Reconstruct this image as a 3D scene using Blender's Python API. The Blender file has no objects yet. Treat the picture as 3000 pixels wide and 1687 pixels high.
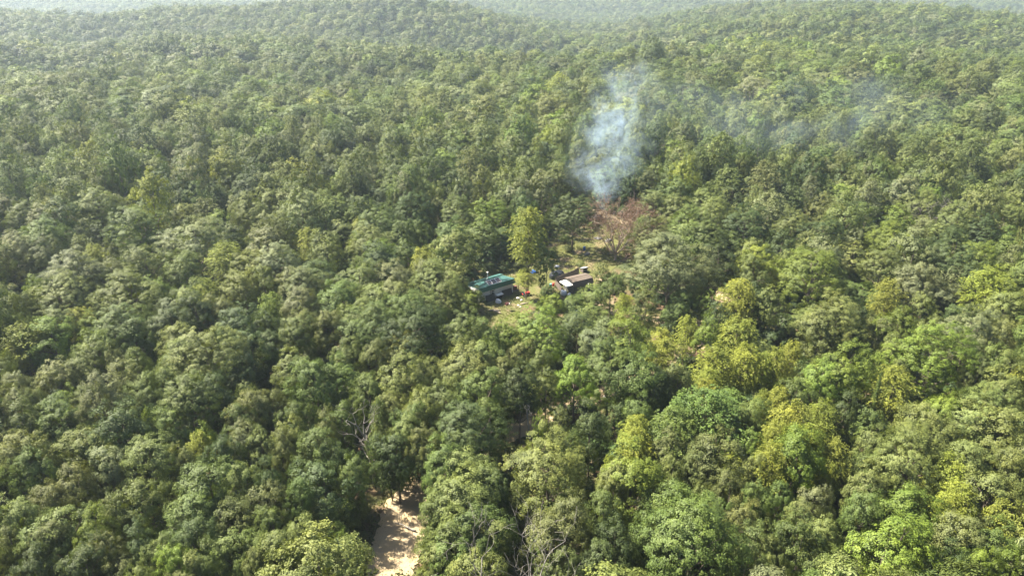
import bpy, bmesh, math, random
import numpy as np
from mathutils import Vector, Matrix

random.seed(7)
RNG = np.random.default_rng(11)
SC = bpy.context.scene
COL = SC.collection

# ------------------------------------------------------------------ camera, sky, sun, exposure
CAM_Z = 57.0
FPX = 2065.0                      # focal length in photograph pixels (3000 x 1687)
PITCH = math.radians(23.86)
cam_d = bpy.data.cameras.new("camera")
cam = bpy.data.objects.new("camera", cam_d)
COL.objects.link(cam)
cam_d.sensor_width = 36.0
cam_d.lens = 36.0 * FPX / 3000.0
cam_d.clip_start = 0.5
cam_d.clip_end = 20000.0
cam.location = (0, 0, CAM_Z)
cam.rotation_euler = (math.pi / 2 - PITCH, 0, 0)
SC.camera = cam

SUN_AZ = math.radians(-68.0)      # measured from the viewing direction, negative = towards the left
SUN_EL = math.radians(52.0)
SUN_DIR = Vector((math.sin(SUN_AZ) * math.cos(SUN_EL), math.cos(SUN_AZ) * math.cos(SUN_EL), math.sin(SUN_EL)))
world = bpy.data.worlds.new("World")
SC.world = world
world.use_nodes = True
wn = world.node_tree
wn.nodes.clear()
sky = wn.nodes.new("ShaderNodeTexSky")
sky.sky_type = 'NISHITA'
sky.sun_disc = False
sky.sun_elevation = SUN_EL
sky.sun_rotation = SUN_AZ
sky.air_density = 1.0
sky.dust_density = 2.0
bg = wn.nodes.new("ShaderNodeBackground")
bg.inputs["Strength"].default_value = 0.052
wo = wn.nodes.new("ShaderNodeOutputWorld")
wn.links.new(sky.outputs[0], bg.inputs[0])
wn.links.new(bg.outputs[0], wo.inputs[0])

sun_d = bpy.data.lights.new("sun", 'SUN')
sun_d.energy = 5.0
sun_d.angle = math.radians(0.53)
sun_d.color = (1.0, 0.92, 0.77)
sun = bpy.data.objects.new("sun", sun_d)
COL.objects.link(sun)
sun.rotation_euler = SUN_DIR.to_track_quat('Z', 'Y').to_euler()
sun.location = (-60, 60, 120)

SC.view_settings.view_transform = 'Standard'
SC.view_settings.look = 'None'
SC.view_settings.gamma = 1.0
SC.view_settings.exposure = 2.25
SC.view_settings.use_curve_mapping = False
SC.cycles.max_bounces = 5
SC.cycles.diffuse_bounces = 2
SC.cycles.glossy_bounces = 2
SC.cycles.transmission_bounces = 3
SC.cycles.transparent_max_bounces = 4
SC.cycles.volume_bounces = 2
SC.cycles.volume_max_steps = 256
SC.cycles.caustics_reflective = False
SC.cycles.caustics_refractive = False

# ------------------------------------------------------------------ photograph pixel -> place on the ground
CP, SP = math.cos(PITCH), math.sin(PITCH)


def ray(px, py):
    a, b = px - 1500.0, 843.5 - py
    return Vector((a, FPX * CP + b * SP, -FPX * SP + b * CP))


def at(px, py, z=0.0):
    d = ray(px, py)
    t = (z - CAM_Z) / d.z
    return Vector((d.x * t, d.y * t, z))


def depth_of(p):
    return p[1] * CP - (p[2] - CAM_Z) * SP


def project(x, y, z):
    dep = y * CP - (z - CAM_Z) * SP
    up = y * SP + (z - CAM_Z) * CP
    return 1500.0 + FPX * x / dep, 843.5 - FPX * up / dep, dep


# ------------------------------------------------------------------ small helpers
def link(o, parent=None):
    COL.objects.link(o)
    if parent is not None:
        o.parent = parent
    return o


def empty(name, loc=(0, 0, 0), rz=0.0):
    o = bpy.data.objects.new(name, None)
    o.empty_display_size = 0.3
    COL.objects.link(o)
    o.location = loc
    o.rotation_euler = (0, 0, rz)
    return o


def tag(o, label=None, cat=None, group=None, kind=None):
    if label:
        o["label"] = label
    if cat:
        o["category"] = cat
    if group:
        o["group"] = group
    if kind:
        o["kind"] = kind
    return o


class MB:
    """collects boxes, prisms and tubes and links them as one mesh object"""

    def __init__(self):
        self.v, self.f = [], []

    def quad_box(self, pts8):
        b = len(self.v)
        self.v += [tuple(p) for p in pts8]
        for f in ((0, 3, 2, 1), (4, 5, 6, 7), (0, 1, 5, 4), (1, 2, 6, 5), (2, 3, 7, 6), (3, 0, 4, 7)):
            self.f.append(tuple(b + i for i in f))
        return self

    def box(self, x0, x1, y0, y1, z0, z1):
        return self.quad_box([(x0, y0, z0), (x1, y0, z0), (x1, y1, z0), (x0, y1, z0),
                              (x0, y0, z1), (x1, y0, z1), (x1, y1, z1), (x0, y1, z1)])

    def slab(self, pts4, thick):
        """four corner points (any plane) thickened downwards along their normal"""
        p = [Vector(q) for q in pts4]
        n = (p[1] - p[0]).cross(p[3] - p[0]).normalized()
        lo = [q - n * thick for q in p]
        return self.quad_box(lo + p)

    def prism(self, poly, axis_vec, origin=(0, 0, 0)):
        """polygon of 3D points extruded along axis_vec"""
        b = len(self.v)
        n = len(poly)
        a = Vector(axis_vec)
        self.v += [tuple(Vector(p)) for p in poly] + [tuple(Vector(p) + a) for p in poly]
        self.f.append(tuple(b + i for i in reversed(range(n))))
        self.f.append(tuple(b + n + i for i in range(n)))
        for i in range(n):
            j = (i + 1) % n
            self.f.append((b + i, b + j, b + n + j, b + n + i))
        return self

    def tube(self, path, radii, sides=6, cap=True):
        b0 = len(self.v)
        pts = [Vector(p) for p in path]
        prev = None
        for k, p in enumerate(pts):
            t = (pts[min(k + 1, len(pts) - 1)] - pts[max(k - 1, 0)])
            t = t.normalized() if t.length > 1e-6 else Vector((0, 0, 1))
            if prev is None:
                ref = Vector((1, 0, 0)) if abs(t.x) < 0.8 else Vector((0, 1, 0))
            else:
                ref = prev
            u = (ref - t * ref.dot(t))
            u = u.normalized() if u.length > 1e-5 else t.orthogonal().normalized()
            prev = u
            w = t.cross(u)
            for s in range(sides):
                a = 2 * math.pi * s / sides
                self.v.append(tuple(p + (u * math.cos(a) + w * math.sin(a)) * radii[k]))
        for k in range(len(pts) - 1):
            for s in range(sides):
                s2 = (s + 1) % sides
                a, c = b0 + k * sides, b0 + (k + 1) * sides
                self.f.append((a + s, a + s2, c + s2, c + s))
        if cap:
            self.f.append(tuple(b0 + s for s in reversed(range(sides))))
            e = b0 + (len(pts) - 1) * sides
            self.f.append(tuple(e + s for s in range(sides)))
        return self

    def lathe(self, prof, cx=0, cy=0, sides=12):
        b0 = len(self.v)
        for r, z in prof:
            for s in range(sides):
                a = 2 * math.pi * s / sides
                self.v.append((cx + r * math.cos(a), cy + r * math.sin(a), z))
        for k in range(len(prof) - 1):
            for s in range(sides):
                s2 = (s + 1) % sides
                a, c = b0 + k * sides, b0 + (k + 1) * sides
                self.f.append((a + s, a + s2, c + s2, c + s))
        self.f.append(tuple(b0 + s for s in reversed(range(sides))))
        e = b0 + (len(prof) - 1) * sides
        self.f.append(tuple(e + s for s in range(sides)))
        return self

    def mesh(self, name):
        me = bpy.data.meshes.new(name)
        me.from_pydata(self.v, [], self.f)
        me.update()
        return me

    def build(self, name, mat, parent=None, smooth=False):
        me = self.mesh(name)
        me.materials.append(mat)
        if smooth:
            me.polygons.foreach_set("use_smooth", [True] * len(me.polygons))
        return link(bpy.data.objects.new(name, me), parent)


def quads_mesh(name, P, mats=(), attrs=None, faces=None):
    """P: (n,4,3) array of quads"""
    n = len(P)
    me = bpy.data.meshes.new(name)
    me.vertices.add(n * 4)
    me.vertices.foreach_set("co", P.reshape(-1).astype(np.float32))
    me.loops.add(n * 4)
    me.loops.foreach_set("vertex_index", np.arange(n * 4, dtype=np.int32))
    me.polygons.add(n)
    me.polygons.foreach_set("loop_start", np.arange(0, n * 4, 4, dtype=np.int32))
    me.update(calc_edges=True)
    for k, a in (attrs or {}).items():
        at_ = me.attributes.new(k, 'FLOAT', 'FACE')
        at_.data.foreach_set("value", a.astype(np.float32))
    for m in mats:
        me.materials.append(m)
    return me


# ------------------------------------------------------------------ materials
def new_mat(name):
    m = bpy.data.materials.new(name)
    m.use_nodes = True
    nt = m.node_tree
    nt.nodes.clear()
    out = nt.nodes.new("ShaderNodeOutputMaterial")
    return m, nt, out


def N(nt, kind, **kw):
    n = nt.nodes.new(kind)
    for k, v in kw.items():
        if k.startswith("i_"):
            key = k[2:]
            key = int(key) if key.isdigit() else key
            n.inputs[key].default_value = v
        else:
            setattr(n, k, v)
    return n


def L(nt, a, b):
    nt.links.new(a, b)


def mixcol(nt, fac, a, b, blend='MIX'):
    n = nt.nodes.new("ShaderNodeMix")
    n.data_type = 'RGBA'
    n.blend_type = blend
    for key, val in ((0, fac), (6, a), (7, b)):
        if hasattr(val, "is_linked"):
            nt.links.new(val, n.inputs[key])
        else:
            n.inputs[key].default_value = val if key == 0 else (*val, 1.0)
    return n.outputs[2]


def solid(name, c1, c2=None, rough=0.7, scale=3.0, metallic=0.0, bump=0.0, spec=0.5, stretch=None):
    """weathered paint, wood or metal: two tones mixed by noise"""
    m, nt, out = new_mat(name)
    b = N(nt, "ShaderNodeBsdfPrincipled")
    b.inputs["Roughness"].default_value = rough
    b.inputs["Metallic"].default_value = metallic
    b.inputs["Specular IOR Level"].default_value = spec
    c2 = c2 or tuple(x * 0.72 for x in c1)
    tc = N(nt, "ShaderNodeTexCoord")
    vec = tc.outputs["Object"]
    if stretch:
        mp = N(nt, "ShaderNodeMapping")
        mp.inputs["Scale"].default_value = stretch
        L(nt, vec, mp.inputs[0])
        vec = mp.outputs[0]
    nz = N(nt, "ShaderNodeTexNoise")
    nz.inputs["Scale"].default_value = scale
    nz.inputs["Detail"].default_value = 6.0
    nz.inputs["Roughness"].default_value = 0.65
    L(nt, vec, nz.inputs["Vector"])
    rp = N(nt, "ShaderNodeMapRange")
    rp.inputs[1].default_value = 0.35
    rp.inputs[2].default_value = 0.68
    L(nt, nz.outputs[0], rp.inputs[0])
    L(nt, mixcol(nt, rp.outputs[0], c1, c2), b.inputs["Base Color"])
    if bump:
        bp = N(nt, "ShaderNodeBump")
        bp.inputs["Strength"].default_value = bump
        bp.inputs["Distance"].default_value = 0.05
        L(nt, nz.outputs[0], bp.inputs["Height"])
        L(nt, bp.outputs[0], b.inputs["Normal"])
    L(nt, b.outputs[0], out.inputs["Surface"])
    return m


def leaf_material(name, translucency=0.22, rough=0.6):
    m, nt, out = new_mat(name)
    tint = N(nt, "ShaderNodeAttribute", attribute_type='INSTANCER', attribute_name="tint")
    var = N(nt, "ShaderNodeAttribute", attribute_type='GEOMETRY', attribute_name="vary")
    # per-leaf and per-spray tone
    hs = N(nt, "ShaderNodeHueSaturation")
    L(nt, tint.outputs["Color"], hs.inputs["Color"])
    v = N(nt, "ShaderNodeMapRange")
    v.inputs[3].default_value = 0.62
    v.inputs[4].default_value = 1.42
    L(nt, var.outputs["Fac"], v.inputs[0])
    L(nt, v.outputs[0], hs.inputs["Value"])
    h = N(nt, "ShaderNodeMapRange")
    h.inputs[3].default_value = 0.512
    h.inputs[4].default_value = 0.490
    L(nt, var.outputs["Fac"], h.inputs[0])
    L(nt, h.outputs[0], hs.inputs["Hue"])
    tc = N(nt, "ShaderNodeTexCoord")
    nz = N(nt, "ShaderNodeTexNoise", i_Scale=0.33, i_Detail=2.0, i_Roughness=0.6, noise_dimensions='4D')
    oi = N(nt, "ShaderNodeObjectInfo")
    sc_ = N(nt, "ShaderNodeMath", operation='MULTIPLY')
    sc_.inputs[1].default_value = 50.0
    L(nt, oi.outputs["Random"], sc_.inputs[0])
    L(nt, tc.outputs["Object"], nz.inputs["Vector"])
    L(nt, sc_.outputs[0], nz.inputs["W"])
    fz = N(nt, "ShaderNodeMapRange", i_1=0.44, i_2=0.68)
    L(nt, nz.outputs[0], fz.inputs[0])
    warm = mixcol(nt, 1.0, hs.outputs[0], (1.11, 1.06, 0.88), 'MULTIPLY')
    hs_out = mixcol(nt, fz.outputs[0], hs.outputs[0], warm)
    pr = N(nt, "ShaderNodeBsdfPrincipled")
    pr.inputs["Roughness"].default_value = rough
    pr.inputs["Specular IOR Level"].default_value = 0.27
    L(nt, hs_out, pr.inputs["Base Color"])
    tr = N(nt, "ShaderNodeBsdfTranslucent")
    tcol = mixcol(nt, 1.0, hs_out, (1.25, 1.30, 0.5), 'MULTIPLY')
    L(nt, tcol, tr.inputs["Color"])
    mx = N(nt, "ShaderNodeMixShader")
    mx.inputs[0].default_value = translucency
    L(nt, pr.outputs[0], mx.inputs[1])
    L(nt, tr.outputs[0], mx.inputs[2])
    L(nt, mx.outputs[0], out.inputs["Surface"])
    return m


M_LEAF = leaf_material("leaf")
M_BARK = solid("bark", (0.085, 0.065, 0.048), (0.14, 0.115, 0.09), 0.9, 4.0, bump=0.4, stretch=(3, 3, 0.5))
M_DEADWOOD = solid("weathered_dead_wood", (0.25, 0.23, 0.205), (0.13, 0.115, 0.10), 0.85, 3.0, bump=0.3, stretch=(3, 3, 0.6))
M_BROWNWOOD = solid("brown_twig_wood", (0.22, 0.15, 0.11), (0.33, 0.27, 0.22), 0.9, 3.0)

# ------------------------------------------------------------------ terrain
HILLS = [  # centre x, centre y, height, sigma x, sigma y
    (385, 830, 27.0, 170, 210),
    (-470, 800, 17.0, 260, 150),
    (-110, 880, 21.0, 190, 150),
    (235, 620, 12.0, 110, 120),
    (150, 480, 6.0, 80, 80),
    (-250, 520, 7.0, 110, 70),
    (210, 470, 5.0, 90, 80),
    (520, 560, 5.0, 120, 90),
    (-520, 480, 5.0, 130, 80),
]


def ramp(v, a, b):
    t = np.clip((v - a) / (b - a), 0, 1)
    return t * t * (3 - 2 * t)


def terrain(x, y):
    x = np.asarray(x, float)
    y = np.asarray(y, float)
    far = ramp(np.hypot(x, y), 230.0, 420.0)
    z = far * (4.6 * np.sin(y / 55.0 + 1.3 * np.sin(x / 140.0) + 0.004 * x) + 1.6 * np.sin(x / 83.0 + 1.3) * np.cos(y / 97.0) + 1.1 * np.sin(x / 41.0 - y / 57.0))
    z = z - 10.0 * ramp(y, 300, 640) - 15.0 * ramp(y, 980, 1250) + 40.0 * ramp(y, 1280, 1900) * (1 + 0.22 * np.sin(x / 330.0 + 0.7))
    z = z - 15.0 * np.exp(-((x - 20 - 0.17 * (y - 500)) / 105.0) ** 2) * ramp(y, 400, 620)
    z = z - 7.0 * np.exp(-((x + 330 + 0.5 * (y - 560)) / 60.0) ** 2) * ramp(y, 330, 480)
    for cx, cy, h, sx, sy in HILLS:
        z = z + h * np.exp(-((x - cx) / sx) ** 2 - ((y - cy) / sy) ** 2) * far
    return z


def ground_material():
    m, nt, out = new_mat("forest_floor")
    b = N(nt, "ShaderNodeBsdfPrincipled")
    b.inputs["Roughness"].default_value = 0.95
    b.inputs["Specular IOR Level"].default_value = 0.1
    tc = N(nt, "ShaderNodeTexCoord")
    n1 = N(nt, "ShaderNodeTexNoise", i_Scale=0.16, i_Detail=5.0)
    L(nt, tc.outputs["Object"], n1.inputs["Vector"])
    n2 = N(nt, "ShaderNodeTexNoise", i_Scale=3.5, i_Detail=6.0, i_Roughness=0.75)
    L(nt, tc.outputs["Object"], n2.inputs["Vector"])
    r1 = N(nt, "ShaderNodeMapRange", i_1=0.42, i_2=0.6)
    L(nt, n1.outputs[0], r1.inputs[0])
    r2 = N(nt, "ShaderNodeMapRange", i_1=0.3, i_2=0.7)
    L(nt, n2.outputs[0], r2.inputs[0])
    litter = mixcol(nt, r2.outputs[0], (0.075, 0.05, 0.032), (0.17, 0.115, 0.072))
    green = mixcol(nt, r2.outputs[0], (0.035, 0.05, 0.016), (0.075, 0.09, 0.03))
    L(nt, mixcol(nt, r1.outputs[0], litter, green), b.inputs["Base Color"])
    bp = N(nt, "ShaderNodeBump", i_Strength=0.6, i_Distance=0.15)
    L(nt, n2.outputs[0], bp.inputs["Height"])
    L(nt, bp.outputs[0], b.inputs["Normal"])
    L(nt, b.outputs[0], out.inputs["Surface"])
    return m


def build_ground():
    ys = np.concatenate([np.linspace(-3600, -200, 8)[:-1], np.linspace(-200, 400, 41)[:-1], np.linspace(400, 1600, 61)[:-1], np.linspace(1600, 3900, 41)])
    xs = np.concatenate([np.linspace(-3900, -1500, 13)[:-1], np.linspace(-1500, 1500, 121)[:-1], np.linspace(1500, 3900, 13)])
    X, Y = np.meshgrid(xs, ys)
    Z = terrain(X, Y)
    v = np.stack([X, Y, Z], -1).reshape(-1, 3)
    nx, ny = len(xs), len(ys)
    f = []
    for j in range(ny - 1):
        for i in range(nx - 1):
            a = j * nx + i
            f.append((a, a + 1, a + nx + 1, a + nx))
    me = bpy.data.meshes.new("ground")
    me.from_pydata(v.tolist(), [], f)
    me.update()
    me.polygons.foreach_set("use_smooth", [True] * len(me.polygons))
    me.materials.append(ground_material())
    o = link(bpy.data.objects.new("ground", me))
    tag(o, kind="structure")


build_ground()

# ------------------------------------------------------------------ road, track and clearing (sheets on the flat ground)
ROAD_PX = [(1118, 1790), (1140, 1690), (1160, 1600), (1190, 1510), (1232, 1440), (1300, 1380), (1395, 1320), (1500, 1268),
           (1600, 1220), (1700, 1180), (1775, 1145), (1880, 1095), (1985, 1040), (2060, 990), (2105, 930), (2118, 880), (2105, 845), (2060, 815), (1990, 790)]
ROAD = [at(x, y) for x, y in ROAD_PX]
TRACK_PX = [(1672, 596), (1705, 606), (1745, 622), (1790, 640), (1840, 655)]
TRACK = [at(x, y) for x, y in TRACK_PX]
SPUR_PX = [(2085, 950), (2010, 945), (1930, 938), (1850, 925), (1790, 910), (1740, 885)]
SPUR = [at(x, y) for x, y in SPUR_PX]
CLEAR_PX = [(1392, 905), (1388, 850), (1400, 800), (1480, 775), (1545, 770), (1590, 735), (1612, 690), (1650, 650), (1700, 640), (1770, 640),
            (1840, 660), (1850, 720), (1815, 770), (1775, 815), (1800, 880), (1880, 905), (1975, 915), (1985, 950), (1900, 960), (1800, 940),
            (1720, 878), (1640, 868), (1575, 872), (1535, 895), (1500, 950), (1430, 955)]
CLEAR = [at(x, y) for x, y in CLEAR_PX]


def catmull(pts, per=10):
    out = []
    n = len(pts)
    for i in range(n - 1):
        p0, p1, p2, p3 = pts[max(i - 1, 0)], pts[i], pts[i + 1], pts[min(i + 2, n - 1)]
        for k in range(per):
            t = k / per
            out.append(0.5 * ((2 * p1) + (p2 - p0) * t + (2 * p0 - 5 * p1 + 4 * p2 - p3) * t * t + (3 * p1 - p0 - 3 * p2 + p3) * t ** 3))
    out.append(pts[-1])
    return out


def strip(name, pts, half, z, mat, seed, label_kind="structure", cross=7):
    r = random.Random(seed)
    path = catmull(pts, 14)
    v, f = [], []
    wl = wr = half
    full = half
    for i, p in enumerate(path):
        t = (path[min(i + 1, len(path) - 1)] - path[max(i - 1, 0)]).normalized()
        nrm = Vector((-t.y, t.x, 0))
        half = full * (1.0 if p.y < 70 else 0.62)
        wl += (half + r.uniform(-0.7, 0.7) - wl) * 0.5
        wr += (half + r.uniform(-0.7, 0.7) - wr) * 0.5
        for c in range(cross):
            s = -1 + 2 * c / (cross - 1)
            w = wl if s > 0 else wr
            q = p + nrm * (s * w)
            crown = 0.05 * (1 - s * s) - 0.05 * math.exp(-((abs(s) - 0.45) / 0.16) ** 2)
            v.append((q.x, q.y, z + crown + 0.05))
    for i in range(len(path) - 1):
        for c in range(cross - 1):
            a = i * cross + c
            f.append((a, a + 1, a + cross + 1, a + cross))
    me = bpy.data.meshes.new(name)
    me.from_pydata(v, [], f)
    me.update()
    bm = bmesh.new(); bm.from_mesh(me); bmesh.ops.recalc_face_normals(bm, faces=bm.faces)
    if sum(fc.normal.z for fc in bm.faces) < 0:
        bmesh.ops.reverse_faces(bm, faces=bm.faces)
    bm.to_mesh(me); bm.free()
    me.polygons.foreach_set("use_smooth", [True] * len(me.polygons))
    me.materials.append(mat)
    o = link(bpy.data.objects.new(name, me))
    tag(o, kind=label_kind)
    return o


def sand_material():
    m, nt, out = new_mat("pale_sandy_gravel")
    b = N(nt, "ShaderNodeBsdfPrincipled")
    b.inputs["Roughness"].default_value = 0.95
    b.inputs["Specular IOR Level"].default_value = 0.27
    tc = N(nt, "ShaderNodeTexCoord")
    n1 = N(nt, "ShaderNodeTexNoise", i_Scale=0.55, i_Detail=5.0, i_Roughness=0.6)
    n2 = N(nt, "ShaderNodeTexNoise", i_Scale=9.0, i_Detail=4.0, i_Roughness=0.8)
    for n in (n1, n2):
        L(nt, tc.outputs["Object"], n.inputs["Vector"])
    r1 = N(nt, "ShaderNodeMapRange", i_1=0.38, i_2=0.62)
    L(nt, n1.outputs[0], r1.inputs[0])
    r2 = N(nt, "ShaderNodeMapRange", i_1=0.3, i_2=0.7)
    L(nt, n2.outputs[0], r2.inputs[0])
    c1 = mixcol(nt, r1.outputs[0], (0.37, 0.285, 0.165), (0.31, 0.255, 0.175))
    c2 = mixcol(nt, r2.outputs[0], (0.72, 0.70, 0.66), (1.12, 1.1, 1.08))
    L(nt, mixcol(nt, 1.0, c1, c2, 'MULTIPLY'), b.inputs["Base Color"])
    bp = N(nt, "ShaderNodeBump", i_Strength=0.5, i_Distance=0.06)
    L(nt, n2.outputs[0], bp.inputs["Height"])
    L(nt, bp.outputs[0], b.inputs["Normal"])
    L(nt, b.outputs[0], out.inputs["Surface"])
    return m


def lawn_material():
    m, nt, out = new_mat("dry_clearing_soil")
    b = N(nt, "ShaderNodeBsdfPrincipled")
    b.inputs["Roughness"].default_value = 0.95
    b.inputs["Specular IOR Level"].default_value = 0.1
    tc = N(nt, "ShaderNodeTexCoord")
    n1 = N(nt, "ShaderNodeTexNoise", i_Scale=0.22, i_Detail=5.0, i_Roughness=0.6)
    n2 = N(nt, "ShaderNodeTexNoise", i_Scale=4.0, i_Detail=5.0, i_Roughness=0.75)
    for n in (n1, n2):
        L(nt, tc.outputs["Object"], n.inputs["Vector"])
    r1 = N(nt, "ShaderNodeMapRange", i_1=0.50, i_2=0.66)
    L(nt, n1.outputs[0], r1.inputs[0])
    r2 = N(nt, "ShaderNodeMapRange", i_1=0.3, i_2=0.7)
    L(nt, n2.outputs[0], r2.inputs[0])
    dirt = mixcol(nt, r2.outputs[0], (0.13, 0.095, 0.062), (0.22, 0.165, 0.11))
    grass = mixcol(nt, r2.outputs[0], (0.065, 0.075, 0.024), (0.125, 0.122, 0.045))
    L(nt, mixcol(nt, r1.outputs[0], grass, dirt), b.inputs["Base Color"])
    bp = N(nt, "ShaderNodeBump", i_Strength=0.5, i_Distance=0.1)
    L(nt, n2.outputs[0], bp.inputs["Height"])
    L(nt, bp.outputs[0], b.inputs["Normal"])
    L(nt, b.outputs[0], out.inputs["Surface"])
    return m


M_SAND = sand_material()
M_LAWN = lawn_material()


def clearing_sheet():
    me = bpy.data.meshes.new("clearing_ground")
    bm = bmesh.new()
    ring = [bm.verts.new((p.x, p.y, 0.02)) for p in catmull(CLEAR + [CLEAR[0]], 4)[:-1]]
    fc = bm.faces.new(ring)
    bmesh.ops.triangulate(bm, faces=[fc])
    bmesh.ops.recalc_face_normals(bm, faces=bm.faces)
    if sum(x.normal.z for x in bm.faces) < 0:
        bmesh.ops.reverse_faces(bm, faces=bm.faces)
    bm.to_mesh(me)
    bm.free()
    me.materials.append(M_LAWN)
    tag(link(bpy.data.objects.new("clearing_ground", me)), kind="structure")


clearing_sheet()
strip("road", ROAD, 2.7, 0.06, M_SAND, 1)
strip("dirt_track", TRACK, 1.7, 0.05, M_SAND, 2)
strip("dirt_path", SPUR, 1.9, 0.035, M_SAND, 3)


def seg_dist(px, py, pts):
    d = np.full(np.shape(px), 1e9)
    for a, b in zip(pts[:-1], pts[1:]):
        vx, vy = b.x - a.x, b.y - a.y
        t = np.clip(((px - a.x) * vx + (py - a.y) * vy) / (vx * vx + vy * vy + 1e-9), 0, 1)
        d = np.minimum(d, np.hypot(px - a.x - t * vx, py - a.y - t * vy))
    return d


def in_poly(px, py, poly):
    inside = np.zeros(np.shape(px), bool)
    j = len(poly) - 1
    for i in range(len(poly)):
        a, b = poly[i], poly[j]
        c = ((a.y > py) != (b.y > py)) & (px < (b.x - a.x) * (py - a.y) / (b.y - a.y + 1e-12) + a.x)
        inside ^= c
        j = i
    return inside


# ------------------------------------------------------------------ crowns
def frames(nrm, rng):
    """random tangent frame round each normal"""
    n = nrm / np.linalg.norm(nrm, axis=1, keepdims=True)
    r = rng.normal(size=n.shape)
    u = r - n * np.sum(r * n, axis=1, keepdims=True)
    u /= np.linalg.norm(u, axis=1, keepdims=True)
    return n, u, np.cross(n, u)


def sphere_dirs(k, rng, zmin=-1.0):
    z = rng.uniform(zmin, 1, k)
    a = rng.uniform(0, 2 * math.pi, k)
    s = np.sqrt(1 - z * z)
    return np.stack([s * np.cos(a), s * np.sin(a), z], 1)


def leaf_quads(pos, nrm, size, rng, aspect=0.62):
    n, u, w = frames(nrm, rng)
    s = (size * rng.uniform(0.7, 1.3, len(pos)))[:, None]
    bend = n * s * rng.uniform(-0.18, 0.05, len(pos))[:, None]
    return np.stack([pos - u * s * 0.5, pos + w * s * aspect * 0.5 + bend, pos + u * s * 0.5, pos - w * s * aspect * 0.5 + bend], 1)


def oak_crown(seed, n_lobes, n_clumps, n_leaves, size, R=5.0, z0=3.0, z1=15.0, squash=1.0, clump_r=0.62, irregular=0.25, noise=0.27):
    """lobes on an ellipsoid, sprays on the lobes, leaves on the sprays. Returns quads and tone per leaf, lobe centres"""
    rng = np.random.default_rng(seed)
    cz, hz = z0 + (z1 - z0) * 0.48, (z1 - z0) * 0.52
    # evenly spread lobe directions
    k = n_lobes
    i = np.arange(k) + 0.5
    zz = 1 - i / k * 1.70
    aa = i * 2.39996 + rng.uniform(0, 6.28)
    ss = np.sqrt(np.clip(1 - zz * zz, 0, 1))
    d = np.stack([ss * np.cos(aa), ss * np.sin(aa), zz], 1) + rng.normal(0, 0.20, (k, 3))
    d /= np.linalg.norm(d, axis=1, keepdims=True)
    lr = rng.uniform(0.25, 0.42, k) * R                       # lobe radius
    rad = rng.uniform(0.72 - irregular * 0.5, 0.72 + irregular * 0.35, k)
    ph = rng.uniform(0, 6.283, 4)
    az = np.arctan2(d[:, 1], d[:, 0])
    lc = d * np.array([R, R, hz]) * rad[:, None]
    lc[:, :2] *= (1 + 0.20 * np.sin(2 * az + ph[0]) + 0.12 * np.sin(5 * az + ph[1]) - 0.10 * np.clip(d[:, 2], 0, 1))[:, None]
    lc[:, 2] += hz * (0.13 * np.sin(az + ph[2]) + 0.10 * np.sin(3 * az + ph[3])) * (1 - np.abs(d[:, 2]))
    lc[:, 2] += np.where(d[:, 2] > 0.75, rng.uniform(-0.06, 0.16, k) * hz, 0)
    lc[:, 2] += cz
    lobe_tone = rng.normal(0, 0.10, k)
    P, T = [], []
    for j in range(k):
        outw = d[j] * 0.65 + np.array([0, 0, 0.35])
        m = int(n_clumps * (lr[j] / (0.32 * R)) ** 2 * rng.uniform(0.85, 1.15)) + 1
        cd = sphere_dirs(m, rng) + outw * rng.uniform(0.2, 1.0, (m, 1))
        cd /= np.linalg.norm(cd, axis=1, keepdims=True)
        cc = lc[j] + cd * lr[j] * rng.uniform(0.70, 1.18, (m, 1))
        for q in range(m):
            rr = clump_r * rng.uniform(0.6, 1.35)
            nl = int(n_leaves * (rr / clump_r) ** 1.6) + 3
            ld = sphere_dirs(nl, rng, -0.55)
            ax = cd[q] * 0.8 + np.array([0, 0, 0.25])
            pos = cc[q] + ld * rr * rng.uniform(0.15, 1.0, (nl, 1)) ** 0.6 * np.array([1, 1, 0.95])
            nrm = ld * 0.45 + ax * 0.7 + d[j] * 0.75 + rng.normal(0, noise, (nl, 3))
            P.append(leaf_quads(pos, nrm, size, rng))
            T.append(np.clip(0.45 + lobe_tone[j] + rng.normal(0, 0.10) + rng.normal(0, 0.17, nl), 0, 1))
    return np.concatenate(P), np.concatenate(T), lc


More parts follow.
